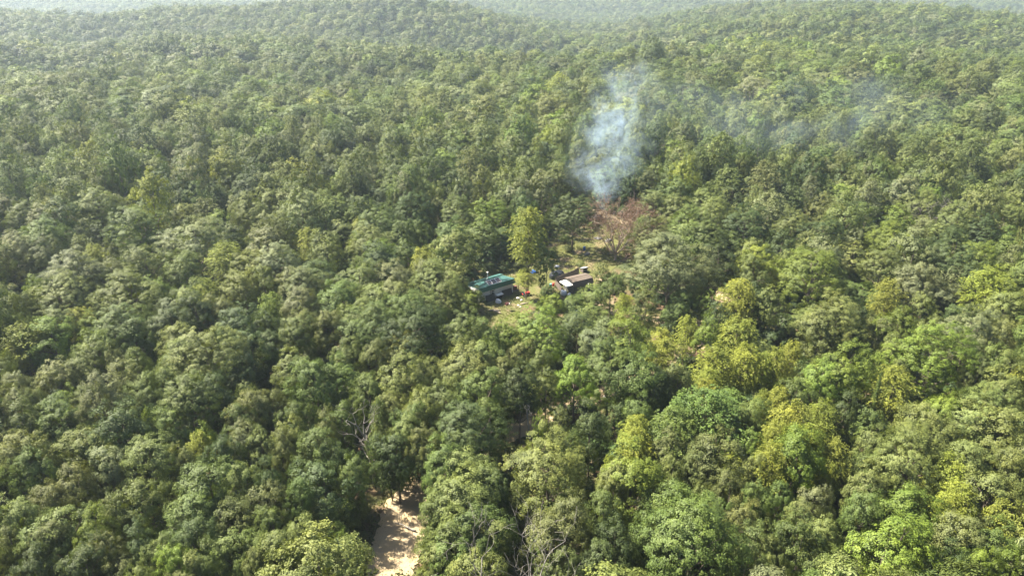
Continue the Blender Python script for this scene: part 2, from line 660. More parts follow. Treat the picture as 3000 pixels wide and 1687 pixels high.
def feather_crown(seed, n_branches, n_sprays, n_leaves, size, R=5.0, z0=4.5, z1=15.0):
    """layered fans of compound leaves, airy"""
    rng = np.random.default_rng(seed)
    P, T, lc = [], [], []
    for b in range(n_branches):
        t = (b + rng.uniform(0.1, 0.9)) / n_branches
        z = z0 + (z1 - z0) * (0.12 + 0.86 * t)
        prof = math.sqrt(max(0.02, 1 - ((t - 0.42) / 0.60) ** 2))
        rb = R * prof * rng.uniform(0.72, 1.08)
        a = b * 2.39996 + rng.uniform(-0.4, 0.4)
        c = np.array([math.cos(a), math.sin(a), 0])
        centre = c * rb * 0.62 + np.array([0, 0, z])
        lc.append(centre)
        ext = rb * rng.uniform(0.42, 0.62)
        tone = rng.normal(0, 0.10)
        for s in range(n_sprays):
            aa = rng.uniform(0, 6.283)
            r = ext * math.sqrt(rng.uniform(0, 1))
            sc = centre + np.array([math.cos(aa) * r, math.sin(aa) * r, rng.normal(0, 0.34) - 0.22 * r * r / max(ext, 0.5)])
            out = sc.copy()
            out[2] = 0
            out = out / (np.linalg.norm(out) + 1e-6)
            dirv = out + rng.normal(0, 0.55, 3)
            dirv[2] = rng.normal(-0.18, 0.22)
            dirv /= np.linalg.norm(dirv)
            ln = rng.uniform(0.55, 1.15)
            nl = max(3, int(n_leaves * ln))
            tt = rng.uniform(-0.5, 0.5, nl)
            side = np.cross(dirv, [0, 0, 1.0])
            side /= np.linalg.norm(side) + 1e-6
            pos = sc + dirv * (tt * ln)[:, None] + side * rng.uniform(-0.30, 0.30, (nl, 1)) * (1 - np.abs(tt) * 1.1)[:, None] + rng.normal(0, 0.05, (nl, 3))
            pos[:, 2] -= 0.35 * (tt + 0.5) ** 2
            nrm = np.array([0, 0, 1.0]) + rng.normal(0, 0.40, (nl, 3)) + out * 0.25
            P.append(leaf_quads(pos, nrm, size, rng, 0.5))
            T.append(np.clip(0.5 + tone + rng.normal(0, 0.11) + rng.normal(0, 0.15, nl), 0, 1))
    return np.concatenate(P), np.concatenate(T), np.array(lc)


def cedar_crown(seed, n_whorls, n_sprays, n_leaves, size, R=3.0, z1=12.0):
    rng = np.random.default_rng(seed)
    P, T, lc = [], [], []
    for w in range(n_whorls):
        t = (w + 0.5) / n_whorls
        z = 1.0 + (z1 - 1.0) * t
        rb = R * (1 - t) ** 0.8 * rng.uniform(0.85, 1.12) + 0.15
        nb = max(4, int(9 * (1 - t) + 3))
        for b in range(nb):
            a = w * 1.1 + b * 6.283 / nb + rng.uniform(-0.25, 0.25)
            rr = rb * rng.uniform(0.7, 1.1)
            for s in range(n_sprays):
                q = rng.uniform(0.2, 1.0)
                sc = np.array([math.cos(a) * rr * q, math.sin(a) * rr * q, z - 0.25 * rr * q + rng.normal(0, 0.12)]) + rng.normal(0, 0.12, 3)
                nl = n_leaves
                pos = sc + rng.normal(0, 0.2, (nl, 3)) * np.array([1, 1, 0.5])
                nrm = np.array([math.cos(a), math.sin(a), 1.2]) + rng.normal(0, 0.5, (nl, 3))
                P.append(leaf_quads(pos, nrm, size, rng, 0.35))
                T.append(np.clip(0.4 + rng.normal(0, 0.1) + rng.normal(0, 0.14, nl), 0, 1))
    return np.concatenate(P), np.concatenate(T), np.array([[0, 0, z1 * 0.5]])


def limb(mb, a, b, r0, r1, rng, segs=4, sag=0.12, sides=5):
    a, b = Vector(a), Vector(b)
    ln = (b - a).length
    path, rad = [], []
    off = Vector(rng.normal(0, 1, 3)) * ln * sag
    for i in range(segs + 1):
        t = i / segs
        path.append(a.lerp(b, t) + off * math.sin(math.pi * t) * 0.6 + Vector(rng.normal(0, 1, 3)) * ln * 0.02 * (0 < i < segs))
        rad.append(r0 + (r1 - r0) * t)
    mb.tube(path, rad, sides)
    return path


def trunk_for(lobes, seed, top, r0=0.24, z_split=4.5, n_limbs=12, sides=6):
    rng = np.random.default_rng(seed)
    mb = MB()
    lean = Vector((rng.normal(0, 0.25), rng.normal(0, 0.25), 0))
    path = [Vector((0, 0, -0.3)), Vector((0, 0, 0.5)), lean * 0.4 + Vector((0, 0, z_split * 0.6)), lean + Vector((0, 0, z_split)), lean * 1.3 + Vector((0, 0, top * 0.62)), lean * 1.2 + Vector((0, 0, top * 0.86))]
    mb.tube(path, [r0 * 1.5, r0 * 1.08, r0, r0 * 0.85, r0 * 0.5, r0 * 0.14], sides)
    idx = rng.permutation(len(lobes))[:n_limbs]
    for i in idx:
        c = lobes[i]
        zs = min(max(z_split * 0.9, c[2] - 3.2), top * 0.7)
        base = lean * min(1.2, zs / z_split) + Vector((0, 0, zs))
        limb(mb, base, (c[0], c[1], c[2]), r0 * 0.42, r0 * 0.1, rng, 4, 0.10, 4)
    return mb


# prototype meshes -------------------------------------------------
OAKS, FEATHERS, CEDARS, BUSHES = [], [], [], []
for k in range(10):
    P, T, lc = oak_crown(100 + k, 23 + k % 4 * 2, 12, 48, 0.25, irregular=0.22 + 0.06 * (k % 3))
    crown = quads_mesh("crown_oak", P, (M_LEAF,), {"vary": T})
    tr = trunk_for(lc, 300 + k, 15.0).mesh("trunk_oak")
    tr.materials.append(M_BARK)
    OAKS.append((crown, tr))
BIG = []
for k in range(3):
    P, T, lc = oak_crown(150 + k, 40 + 3 * k, 14, 50, 0.165, clump_r=0.42, irregular=0.26)
    crown = quads_mesh("crown_large_oak", P, (M_LEAF,), {"vary": T})
    tr = trunk_for(lc, 350 + k, 15.0, 0.2, 4.5, 18).mesh("trunk_large_oak")
    tr.materials.append(M_BARK)
    BIG.append((crown, tr))
for k in range(5):
    P, T, lc = feather_crown(400 + k, 34 + 2 * (k % 3), 34, 13, 0.30)
    crown = quads_mesh("crown_feathery", P, (M_LEAF,), {"vary": T})
    tr = trunk_for(lc, 450 + k, 15.0, 0.2, 4.0, 16).mesh("trunk_feathery")
    tr.materials.append(M_BARK)
    FEATHERS.append((crown, tr))
for k in range(2):
    P, T, lc = cedar_crown(500 + k, 22, 7, 12, 0.26)
    crown = quads_mesh("crown_cedar", P, (M_LEAF,), {"vary": T})
    tr = MB().tube([(0, 0, -0.2), (0, 0, 6), (0, 0, 11.5)], [0.2, 0.13, 0.03], 6).mesh("trunk_cedar")
    tr.materials.append(M_BARK)
    CEDARS.append((crown, tr))


def joined(name, P, T, trunk_mb, mats):
    """leaves and trunk in one mesh, for the distant mass of trees"""
    v = [P.reshape(-1, 3)]
    n = len(P)
    f = [tuple(range(4 * i, 4 * i + 4)) for i in range(n)]
    tv = np.array(trunk_mb.v).reshape(-1, 3) if trunk_mb.v else np.zeros((0, 3))
    off = n * 4
    f += [tuple(off + i for i in q) for q in trunk_mb.f]
    me = bpy.data.meshes.new(name)
    me.from_pydata(np.concatenate([v[0], tv]).tolist(), [], f)
    me.update()
    a = me.attributes.new("vary", 'FLOAT', 'FACE')
    a.data.foreach_set("value", np.concatenate([T, np.full(len(trunk_mb.f), 0.5)]).astype(np.float32))
    for m in mats:
        me.materials.append(m)
    mi = np.zeros(len(f), np.int32)
    mi[n:] = 1
    me.polygons.foreach_set("material_index", mi)
    return me


PROTO = bpy.data.collections.new("forest_prototypes")       # never linked: only instanced
N_MID, N_FAR, N_BUSH = 11, 6, 4
for k in range(N_MID):
    P, T, lc = feather_crown(650 + k, 30, 26, 9, 0.42) if k >= 9 else oak_crown(600 + k, 20 + k % 3 * 2, 10, 20, 0.36, clump_r=0.62, irregular=0.24, noise=0.22)
    PROTO.objects.link(bpy.data.objects.new("a_mid_%02d" % k, joined("mid_tree", P, T, trunk_for(lc, 700 + k, 15.0, 0.22, 4.5, 6, 5), (M_LEAF, M_BARK))))
for k in range(N_FAR):
    P, T, lc = oak_crown(800 + k, 18 + k % 3, 8, 13, 0.55, clump_r=0.7, irregular=0.22, noise=0.18)
    PROTO.objects.link(bpy.data.objects.new("b_far_%02d" % k, joined("far_tree", P, T, MB().tube([(0, 0, -0.5), (0, 0, 6)], [0.25, 0.15], 4), (M_LEAF, M_BARK))))
for k in range(N_BUSH):
    P, T, lc = oak_crown(900 + k, 9, 9, 24, 0.30, R=2.0, z0=0.2, z1=3.6, clump_r=0.45, irregular=0.35)
    PROTO.objects.link(bpy.data.objects.new("c_bush_%02d" % k, joined("bush", P, T, MB().tube([(0, 0, -0.2), (0, 0, 1.8)], [0.06, 0.03], 4), (M_LEAF, M_BARK))))
N_NEAR = 4
for k in range(N_NEAR):
    P, T, lc = oak_crown(950 + k, 21 + k, 13, 46, 0.26, irregular=0.28)
    PROTO.objects.link(bpy.data.objects.new("d_near_%02d" % k, joined("near_tree", P, T, trunk_for(lc, 970 + k, 15.0, 0.22, 4.5, 8, 5), (M_LEAF, M_BARK))))
I_MID, I_FAR, I_BUSH, I_NEAR = 0, N_MID, N_MID + N_FAR, N_MID + N_FAR + N_BUSH

TINT = {
    'D': (0.052, 0.076, 0.022), 'G': (0.078, 0.109, 0.025), 'L': (0.110, 0.134, 0.036), 'P': (0.122, 0.142, 0.062),
    'O': (0.090, 0.106, 0.031), 'Y': (0.152, 0.175, 0.024), 'B': (0.110, 0.152, 0.023), 'E': (0.083, 0.126, 0.024),
}

# ------------------------------------------------------------------ the trees one can tell apart: apex x, apex y, crown width (photograph pixels), tone
TREES_TXT = """
64 1276 145 L;242 1272 150 L;431 1282 150 L;533 1314 80 L;314 1325 120 P;79 1325 120 G;580 1270 80 Y;650 1285 90 D;715 1262 100 O;605 1366 190 G;402 1417 130 L;330 1468 90 L;134 1418 120 O;204 1369 110 O;713 1369 110 L;38 1470 130 L;163 1500 150 L;262 1508 100 B;553 1470 150 G;684 1485 130 O;17 1549 90 O;131 1538 120 O;306 1575 110 O;470 1576 90 L;507 1610 110 B;693 1570 140 G;393 1558 110 D;87 1616 120 D;233 1596 130 D;343 1637 100 O;597 1622 110 G;413 1666 90 L;539 1666 120 L;745 1616 90 L;568 1530 130 D
765 1279 90 L;823 1276 80 O;925 1273 130 G;974 1308 100 G;1027 1349 90 G;782 1375 90 D;779 1421 120 O;875 1418 90 G;939 1366 150 D;975 1470 140 G 5.5;788 1497 100 G;875 1535 100 L;950 1540 120 B 5;808 1576 140 L;1000 1590 110 G 6;895 1637 150 L 5.5;1005 1640 100 L 5.5;756 1587 80 L
1358 1293 90 G;1303 1305 130 G;1373 1334 150 L;1420 1375 120 L;1310 1401 110 L;1357 1407 180 L;1460 1398 90 G;1285 1465 110 L;1405 1500 170 G;1330 1529 150 G;1449 1544 110 L;1285 1602 110 L;1325 1573 150 G;1405 1631 150 L
1105 1273 70 G;1158 1279 110 D;1250 1311 70 D;1140 1352 70 D 6
1610 1290 220 L;1669 1462 130 O;1625 1523 170 O;1858 1337 175 B;1803 1366 110 L;1771 1456 110 G;2033 1482 285 G;1922 1517 130 G;1963 1270 110 O;1975 1340 70 L;2053 1328 90 O;2111 1273 150 O;2053 1430 70 L;2140 1337 100 Y;2140 1392 110 O;2117 1468 80 G;2187 1468 110 O;2213 1349 80 L;2228 1424 90 G;2210 1561 140 L;1864 1262 110 Y;2199 1273 90 B;1791 1340 60 Y;1517 1415 70 L;1806 1555 130 D;1640 1630 120 O;1762 1596 130 D
2265 1311 130 Y;2346 1262 160 B;2454 1290 90 Y;2430 1357 70 Y;2567 1334 110 G;2559 1383 120 O;2687 1276 190 L;2847 1314 150 L;2797 1340 120 Y;2739 1351 80 Y;2818 1421 110 Y;2681 1439 150 B;2288 1418 90 G;2393 1424 90 P;2419 1523 100 L;2352 1538 150 G;2630 1540 215 B;2259 1581 100 L;2876 1605 110 B;2954 1628 110 B;2920 1383 150 L;2963 1430 120 L;2541 1447 120 G;2832 1514 140 O;2934 1558 150 G;2410 1610 130 G;2497 1657 60 O;2366 1471 90 L;2803 1602 100 D;2978 1311 110 L
224 903 80 Y;160 917 110 L;58 952 120 Y;131 938 130 B;271 932 80 B;349 906 150 G;387 938 110 G;271 976 110 L;518 955 115 L;597 982 190 L;524 1002 130 L;728 976 110 D;693 906 130 D;495 909 120 D;268 1014 80 O;329 1025 70 O;390 1025 80 G;35 1089 80 P;163 1063 130 O;233 1063 100 O;341 1078 120 L;416 1101 90 L;480 1086 90 G;544 1112 170 G;422 1142 80 G;192 1139 70 B;335 1188 160 D;146 1176 100 G;180 1200 130 G;44 1139 100 O;96 1147 60 L;52 1191 110 G;253 1133 80 O;716 1127 70 L;728 1153 110 O;693 1191 90 G;713 1243 90 O;431 1194 50 B;594 1249 60 B;495 1206 110 G;699 1030 110 D;611 1110 110 D
776 903 60 B;875 920 90 L;968 917 100 O;779 929 80 D;782 976 90 D;866 935 110 G;1041 932 110 G;1114 903 140 G;1216 912 170 D;1370 925 140 G;1012 1002 90 L;895 1025 50 O;1181 982 110 L;1099 1002 80 O;852 1043 110 L;983 1054 110 G;910 1063 130 G;1172 1057 140 L;1239 1063 110 L;1044 1092 60 G;1076 1101 100 G;1361 1022 150 L;1428 1011 120 L;1478 1051 90 L;1332 1063 100 L;773 1150 110 O;861 1185 90 G;837 1243 90 L;997 1188 80 G;948 1217 80 L;1108 1171 60 G;1149 1153 90 L;1227 1153 100 L;1303 1124 120 G;1420 1089 130 G;1376 1197 185 D;1431 1174 90 G;1210 1191 110 G;1187 1226 90 L;1108 1249 60 L;1245 1258 90 O
1581 915 145 B;1478 950 90 B;1522 938 70 L;1432 958 85 G;1698 915 100 D;1529 996 80 L;1590 973 50 G;1587 1031 80 L;1762 944 120 P;1849 942 130 B;1937 967 80 Y;1954 999 90 Y;2018 930 75 Y;2082 935 80 B;2097 1016 115 Y;2170 938 130 Y;2187 1016 110 Y;2242 1040 80 Y;1686 1051 120 B;1602 1086 80 L;1791 1016 170 G;1864 1046 150 G;1922 1080 110 D;1989 1075 90 O;2082 1086 90 Y;2068 1118 90 Y;1523 1086 110 D;1814 1194 70 D;1867 1220 90 Y;2082 1150 200 E;2009 1162 120 E;1980 1206 140 E;2140 1147 110 E;2100 1220 120 O;2170 1200 110 G;2213 1177 100 G;1640 1194 70 O;1584 1203 40 B;1873 1162 100 G;1675 1261 80 G;1733 1206 100 D;2240 1147 70 Y
2425 915 130 O;2628 973 70 L;2739 926 70 L;2861 917 150 P;2963 932 100 L;2483 1022 150 B;2559 1043 80 B;2326 1005 80 Y;2276 1025 80 Y;2756 967 190 B;2625 1080 130 Y;2934 1016 110 G;2972 1045 100 L;2876 1048 90 O;2957 1104 130 L;2774 1159 110 B;2716 1191 130 L;2905 1156 170 L;2861 1191 130 L;2768 1235 130 L;2949 1214 140 L;2695 1246 100 L;2285 1139 90 Y;2337 1115 100 G;2425 1063 120 B;2329 1185 130 Y;2419 1177 100 Y;2366 1255 120 Y;2564 1203 80 G;2564 1255 90 L;2483 1162 90 D;2643 1057 50 L;2285 1240 100 Y
35 572 60 O;111 575 70 G;180 575 60 O;277 563 110 L;311 575 60 O;55 598 90 G;125 601 90 P;213 609 60 O;111 656 130 G;230 656 60 P;393 615 150 G;431 586 80 G;495 566 70 L;524 604 90 L;597 583 80 O;728 577 100 L;568 650 160 P;635 627 80 B;23 697 130 P;125 708 90 O;233 691 70 L;271 720 80 Y;320 711 60 O;204 746 170 P;291 767 100 P;96 810 60 B;413 729 130 L;524 749 110 G;655 714 110 Y;728 746 100 L;699 793 110 L;175 816 150 L;373 810 175 L;454 822 90 B;553 842 100 L;495 863 90 P;597 822 80 Y;29 851 100 O;640 874 90 L;73 880 60 O;568 874 100 D
785 566 80 L;829 595 80 L;925 563 130 L;983 583 100 G;866 618 60 B;788 633 110 O;1056 586 80 L;1114 618 120 G;1201 577 110 D;1283 580 70 O;1230 615 60 G;1338 586 100 G;1425 595 110 B;1053 644 60 Y;1181 647 80 G;1227 650 70 G;904 671 80 Y;1070 668 110 L;1003 650 80 L;1128 685 80 L;1321 644 100 G;1108 706 100 B;1187 706 80 G;808 723 120 P;1236 729 80 Y;954 697 80 L;773 740 90 P;1245 758 90 O;1056 773 140 L;1143 778 110 P;1280 778 130 L;1195 802 80 L;1158 822 100 L;866 787 110 O;767 790 80 L;895 799 130 O;983 834 120 G;875 851 110 P;788 860 78 B;1099 839 120 L;1245 860 120 G;1187 866 140 G;1056 886 140 L;1295 845 110 L
1602 728 62 G;2030 621 140 G;1913 644 100 O;1922 566 90 L;1989 580 100 L;2082 563 100 L;2097 589 120 L;2155 682 70 G;2193 612 120 D;2082 653 110 G;2068 770 80 O;2111 723 110 D;2210 752 90 L;1791 808 75 G;1768 778 46 O;1829 863 50 Y;1893 858 85 O;2082 852 60 B;2170 822 110 Y;2111 889 70 D;2222 840 80 D
2281 591 70 L;2327 622 100 L;2461 596 90 L;2477 627 80 L;2538 606 80 G;2641 601 80 B;2708 565 100 L;2626 663 120 B;2508 673 60 P;2296 678 80 D;2420 648 110 D;2817 606 110 L;2909 570 80 O;2956 591 90 L;2889 637 100 D;2878 714 130 B;2982 725 70 O;2389 740 180 B;2595 735 110 L;2698 776 110 P;2806 689 140 D;2801 781 80 P;2914 787 130 Y;2610 823 90 Y;2456 874 150 L;2714 864 70 L;2961 859 120 L;2265 848 80 L
"""
# trees whose foot shows: foot x, foot y, apex y, crown width, tone, crown bottom (share of the height)
FOOT_TREES = [
    (1676, 738, 580, 140, 'D', 0.30), (1948, 935, 697, 245, 'P', 0.30), (1546, 862, 604, 122, 'Y', 0.34), (1541, 878, 786, 66, 'Y', 0.45), (1600, 905, 832, 46, 'G', 0.2),
    (1618, 905, 838, 40, 'G', 0.2), (1740, 915, 838, 88, 'L', 0.2), (1682, 930, 868, 80, 'G', 0.2), (1622, 940, 862, 66, 'B', 0.2),
    (1372, 930, 858, 72, 'B', 0.15), (1398, 912, 846, 46, 'L', 0.2), (1330, 900, 776, 100, 'L', 0.2), (1835, 925, 866, 48, 'Y', 0.45),
]
CEDAR_TREES = [(2532, 900, 88, 'D'), (2655, 898, 92, 'O'), (1180, 640, 40, 'D'), (2583, 1090, 40, 'G')]

KEEP = [  # x0, y0, x1, y1, photo-row of the foot: what the photograph shows free of leaves
    (1375, 795, 1545, 925, 890), (1545, 795, 1640, 880, 880), (1590, 690, 1775, 850, 850), (1095, 1430, 1240, 1687, 1540), (1470, 1235, 1600, 1340, 1290),
    (1690, 615, 1880, 770, 760), (1800, 908, 1835, 928, 925), (1875, 930, 1925, 946, 940), (1440, 1580, 1590, 1687, 1700), (2090, 835, 2115, 860, 850),
    (1010, 1180, 1120, 1420, 1410), (1690, 595, 1830, 640, 640), (2030, 990, 2060, 1015, 1005), (1765, 1140, 1780, 1165, 1160),
]

trees = []                                       # dicts: x, y, h, R, tone, px, py, w, kind, zlow
for chunk in TREES_TXT.replace("\n", ";").split(";"):
    if not chunk.strip():
        continue
    a = chunk.split()
    px, py, w, tone = float(a[0]), float(a[1]), float(a[2]), a[3]
    h = 13.0
    for _ in range(4):
        p = at(px, py, h * 0.97)
        wm = w * depth_of(p) / FPX
        h = min(17.5, max(6.0, 7.2 + 0.68 * wm)) * (0.92 + 0.16 * ((px * 7 + py * 3) % 10) / 9) if len(a) < 5 else float(a[4])
    trees.append(dict(x=p.x, y=p.y, h=h, R=wm * 0.5 * 1.22, tone=tone, px=px, py=py, w=w, zlow=None))
for fx, fy, ay, w, tone, zl in FOOT_TREES:
    b = at(fx, fy)
    d = ray(fx, ay)
    z = CAM_Z + d.z * (b.y / d.y)
    wm = w * depth_of((b.x, b.y, z * 0.6)) / FPX
    trees.append(dict(x=b.x, y=b.y, h=z, R=wm * 0.5 * 1.04, tone=tone, px=fx, py=ay, w=w, zlow=zl))
for t in trees:
    t["kind"] = "locust_tree" if t["tone"] in "YE" else "oak_tree"

trees.sort(key=lambda t: -t["w"])
MAX_KIND = 300
count = {}
single, rest = [], []
for t in trees:
    c = count.get(t["kind"], 0)
    if c < MAX_KIND or t["zlow"] is not None:
        count[t["kind"]] = c + 1
        single.append(t)
    else:
        rest.append(t)

# ------------------------------------------------------------------ labels that single each tree out
TONE_WORD = {'D': "dark green", 'G': "mid green", 'L': "olive", 'P': "pale", 'O': "brownish olive", 'Y': "yellow-green", 'B': "bright green", 'E': "emerald green"}


def zone(px, py):
    row = "along the bottom edge" if py > 1520 else "low in the picture" if py > 1330 else "below the middle" if py > 1120 else "just below mid-height" if py > 940 else "level with the cabin" if py > 740 else "above cabin level"
    if px < 260:
        c = "at the left edge"
    elif px < 560:
        c = "well left"
    elif px < 860:
        c = "left of centre"
    elif px < 1120:
        c = "left of the road" if py > 1120 else "left of the cabin"
    elif px < 1400:
        c = "right beside the road" if py > 1120 else "beside the cabin"
    elif px < 1700:
        c = "near the centre"
    elif px < 2000:
        c = "right of the shed" if py < 1120 else "right of centre"
    elif px < 2300:
        c = "midway right"
    elif px < 2650:
        c = "well right"
    else:
        c = "at the right edge"
    return row, c


ORD = ["first", "second", "third", "fourth", "fifth", "sixth", "seventh", "eighth", "ninth", "tenth", "eleventh", "twelfth"]


def size_word(t):
    wm = t["R"] * 2
    return "small" if wm < 6 else "broad" if wm > 11 else "round"


def label_trees(items, noun_of):
    cells = {}
    for t in items:
        cells.setdefault((t["kind"], t["tone"], zone(t["px"], t["py"])), []).append(t)
    for (kind, tone, (row, c)), v in cells.items():
        base = f"{TONE_WORD[tone]} {noun_of(kind)} {row}, {c}"
        if len(v) == 1:
            v[0]["label"] = f"{base}, {size_word(v[0])} crown"
            continue
        v.sort(key=lambda t: t["px"])
        for i, t in enumerate(v):
            pos = "leftmost" if i == 0 else "rightmost" if i == len(v) - 1 else f"{ORD[i]} from left"
            t["label"] = f"{base}, {pos} of {'two' if len(v) == 2 else 'these'}"


label_trees(single, lambda k: "oak" if k == "oak_tree" else "feathery tree")


def place_tree(t, i, protos, zref):
    crown_me, trunk_me = protos[i % len(protos)]
    rz = random.uniform(0, 6.28)
    e = empty(t["kind"], (t["x"], t["y"], 0), rz)
    s = t["R"] / (5.0 if zref == 15.0 else 3.0)
    sz = t["h"] / zref
    c = bpy.data.objects.new("crown", crown_me)
    b = TINT[t["tone"]]
    j = [random.uniform(0.93, 1.07) for _ in range(3)]
    v = random.uniform(0.86, 1.16)
    c["tint"] = [b[0] * v * j[0], b[1] * v, b[2] * v * j[2]]
    c.scale = (s, s * random.uniform(0.9, 1.1), sz)
    if t["zlow"] is not None and zref == 15.0:
        k = (1 - t["zlow"]) * t["h"] / 10.8
        c.scale = (s, s, k)
        c.location = (0, 0, t["h"] - 15.0 * k)
    link(c, e)
    tr = bpy.data.objects.new("trunk", trunk_me)
    ts = max(0.55, min(1.5, s))
    tr.scale = (ts if t["zlow"] is None else s, ts if t["zlow"] is None else s, sz)
    if t["zlow"] is None:
        tr.scale = (s, s, sz)
    link(tr, e)
    tag(e, t["label"], "tree", "oaks of the near forest" if t["kind"] == "oak_tree" else "feathery yellow-green trees" if t["kind"] == "locust_tree" else "cedars among the oaks")
    return e


for i, t in enumerate(single):
    place_tree(t, i * 7 + int(t["px"]), (BIG if t["R"] > 4.2 else OAKS) if t["kind"] == "oak_tree" else FEATHERS, 15.0)

cedar_labels = ["dark green conical cedar well right, just above the bright green trees", "rusty olive cedar with drooping sprays, beside the dark green cedar",
                "small dark cedar above the cabin, left of the yellow tree", "slim green cedar standing between two bright green trees, well right"]
for i, (px, py, w, tone) in enumerate(CEDAR_TREES):
    h = 11.0
    p = at(px, py, h)
    wm = w * depth_of(p) / FPX
    place_tree(dict(x=p.x, y=p.y, h=h, R=wm * 0.5, tone=tone, px=px, py=py, w=w, kind="cedar_tree", zlow=None, label=cedar_labels[i]), i, CEDARS, 12.0)

# ------------------------------------------------------------------ the forest that reads as one mass
rng = np.random.default_rng(5)


def jitter_grid(y0, y1, s, margin, ylim=None):
    xs = np.arange(-0.80 * y1 - margin, 0.80 * y1 + margin, s)
    ys = np.arange(y0, y1, s * 0.87)
    X, Y = np.meshgrid(xs, ys)
    X = X + (np.arange(len(ys)) % 2)[:, None] * s * 0.5
    X = X + rng.uniform(-0.42, 0.42, X.shape) * s
    Y = Y + rng.uniform(-0.42, 0.42, Y.shape) * s
    X, Y = X.ravel(), Y.ravel()
    k = np.abs(X) < 0.78 * np.maximum(Y, 0) + margin
    return X[k], Y[k]


TX = np.array([t["x"] for t in trees]); TY = np.array([t["y"] for t in trees]); TR = np.array([t["R"] for t in trees])


def near_single(X, Y, R, f):
    bad = np.zeros(len(X), bool)
    for s in range(0, len(X), 2000):
        d = np.hypot(X[s:s + 2000, None] - TX[None], Y[s:s + 2000, None] - TY[None])
        bad[s:s + 2000] = (d < f * (TR[None] + R[s:s + 2000, None])).any(1)
    return bad


def blocks_view(X, Y, R, Htop):
    bad = np.zeros(len(X), bool)
    for x0, y0, x1, y1, yf in KEEP:
        tgt = at((x0 + x1) / 2, yf).y
        for z in (Htop * 0.35, Htop * 0.65, Htop * 0.95):
            qx, qy, dep = project(X, Y, z)
            r = R * FPX / np.maximum(dep, 1)
            bad |= (qx + r > x0) & (qx - r < x1) & (qy + r * 0.75 > y0) & (qy - r * 0.55 < y1) & (Y < tgt + 2)
    return bad


def lowfreq(X, Y, a, b):
    return np.sin(X / a + 1.7 * np.sin(Y / b)) * np.cos(Y / (a * 0.8) - X / (b * 1.7))


pts = []                                          # rows: x y z rot sx sy sz idx r g b
TW = np.array([TINT[k] for k in "DGLPOYB"])
TPROB = np.array([0.16, 0.32, 0.32, 0.08, 0.06, 0.015, 0.045])
TPROB = TPROB / TPROB.sum()


def add_trees(X, Y, R, H, base_idx, n_idx, dark=1.0):
    n = len(X)
    Z = terrain(X, Y) - 0.15
    which = rng.choice(len(TW), n, p=TPROB)
    col = TW[which] * rng.uniform(0.84, 1.18, (n, 1)) * rng.uniform(0.95, 1.05, (n, 3)) * dark
    col = col * (1 + 0.13 * lowfreq(X, Y, 46, 31))[:, None]
    pts.append(np.column_stack([X, Y, Z, rng.uniform(0, 6.28, n), R / 5.0, R / 5.0 * rng.uniform(0.88, 1.12, n), H / 15.0, base_idx + rng.integers(0, n_idx, n), col]))


# leftovers of the list, then fillers
if rest:
    a = np.array([[t["x"], t["y"], t["R"], t["h"]] for t in rest])
    k0 = len(a)
    tint = np.array([TINT[t["tone"]] for t in rest])
    pts.append(np.column_stack([a[:, 0], a[:, 1], np.zeros(k0), rng.uniform(0, 6.28, k0), a[:, 2] / 5, a[:, 2] / 5, a[:, 3] / 15, rng.integers(0, N_MID, k0), tint]))


def free_ground(X, Y, pad):
    ok = ~in_poly(X, Y, CLEAR)
    for poly, half in ((ROAD[:7], 2.9), (ROAD[6:], 1.5), (TRACK, 1.6), (SPUR, 0.9)):
        ok &= seg_dist(X, Y, poly) > half + pad
    return ok


for y0, y1, s, rm, margin, bi, ni in ((2, 125, 6.2, 3.9, 70, I_NEAR, N_NEAR), (125, 250, 6.2, 3.9, 70, I_MID, N_MID), (250, 420, 7.9, 4.7, 60, I_MID, N_MID), (420, 1000, 8.5, 5.0, 60, I_FAR, N_FAR), (1000, 2300, 9.6, 5.8, 80, I_FAR, N_FAR)):
    X, Y = jitter_grid(y0, y1, s, margin)
    R = np.clip(rng.lognormal(math.log(rm), 0.33, len(X)), 2.2, 8.0)
    H = np.clip(8.2 + 1.15 * R + rng.normal(0, 1.9, len(X)) + 1.3 * lowfreq(X, Y, 60, 45), 7.5, 19.5)
    if y1 <= 260:
        R = np.minimum(R, 4.6)
        k = free_ground(X, Y, 0.3) & ~near_single(X, Y, R, 0.62)
        X, Y, R, H = X[k], Y[k], R[k], H[k]
        px, py, _ = project(X, Y, H)
        inside = (px > -60) & (px < 3060) & (py > 590) & (py < 1800)
        H = np.where(inside, H * 0.74, H)
        k = ~blocks_view(X, Y, R, H)
        X, Y, R, H = X[k], Y[k], R[k], H[k]
    H = np.where(rng.random(len(X)) < 0.05, H * 1.22, H)
    add_trees(X, Y, R, H, bi, ni)


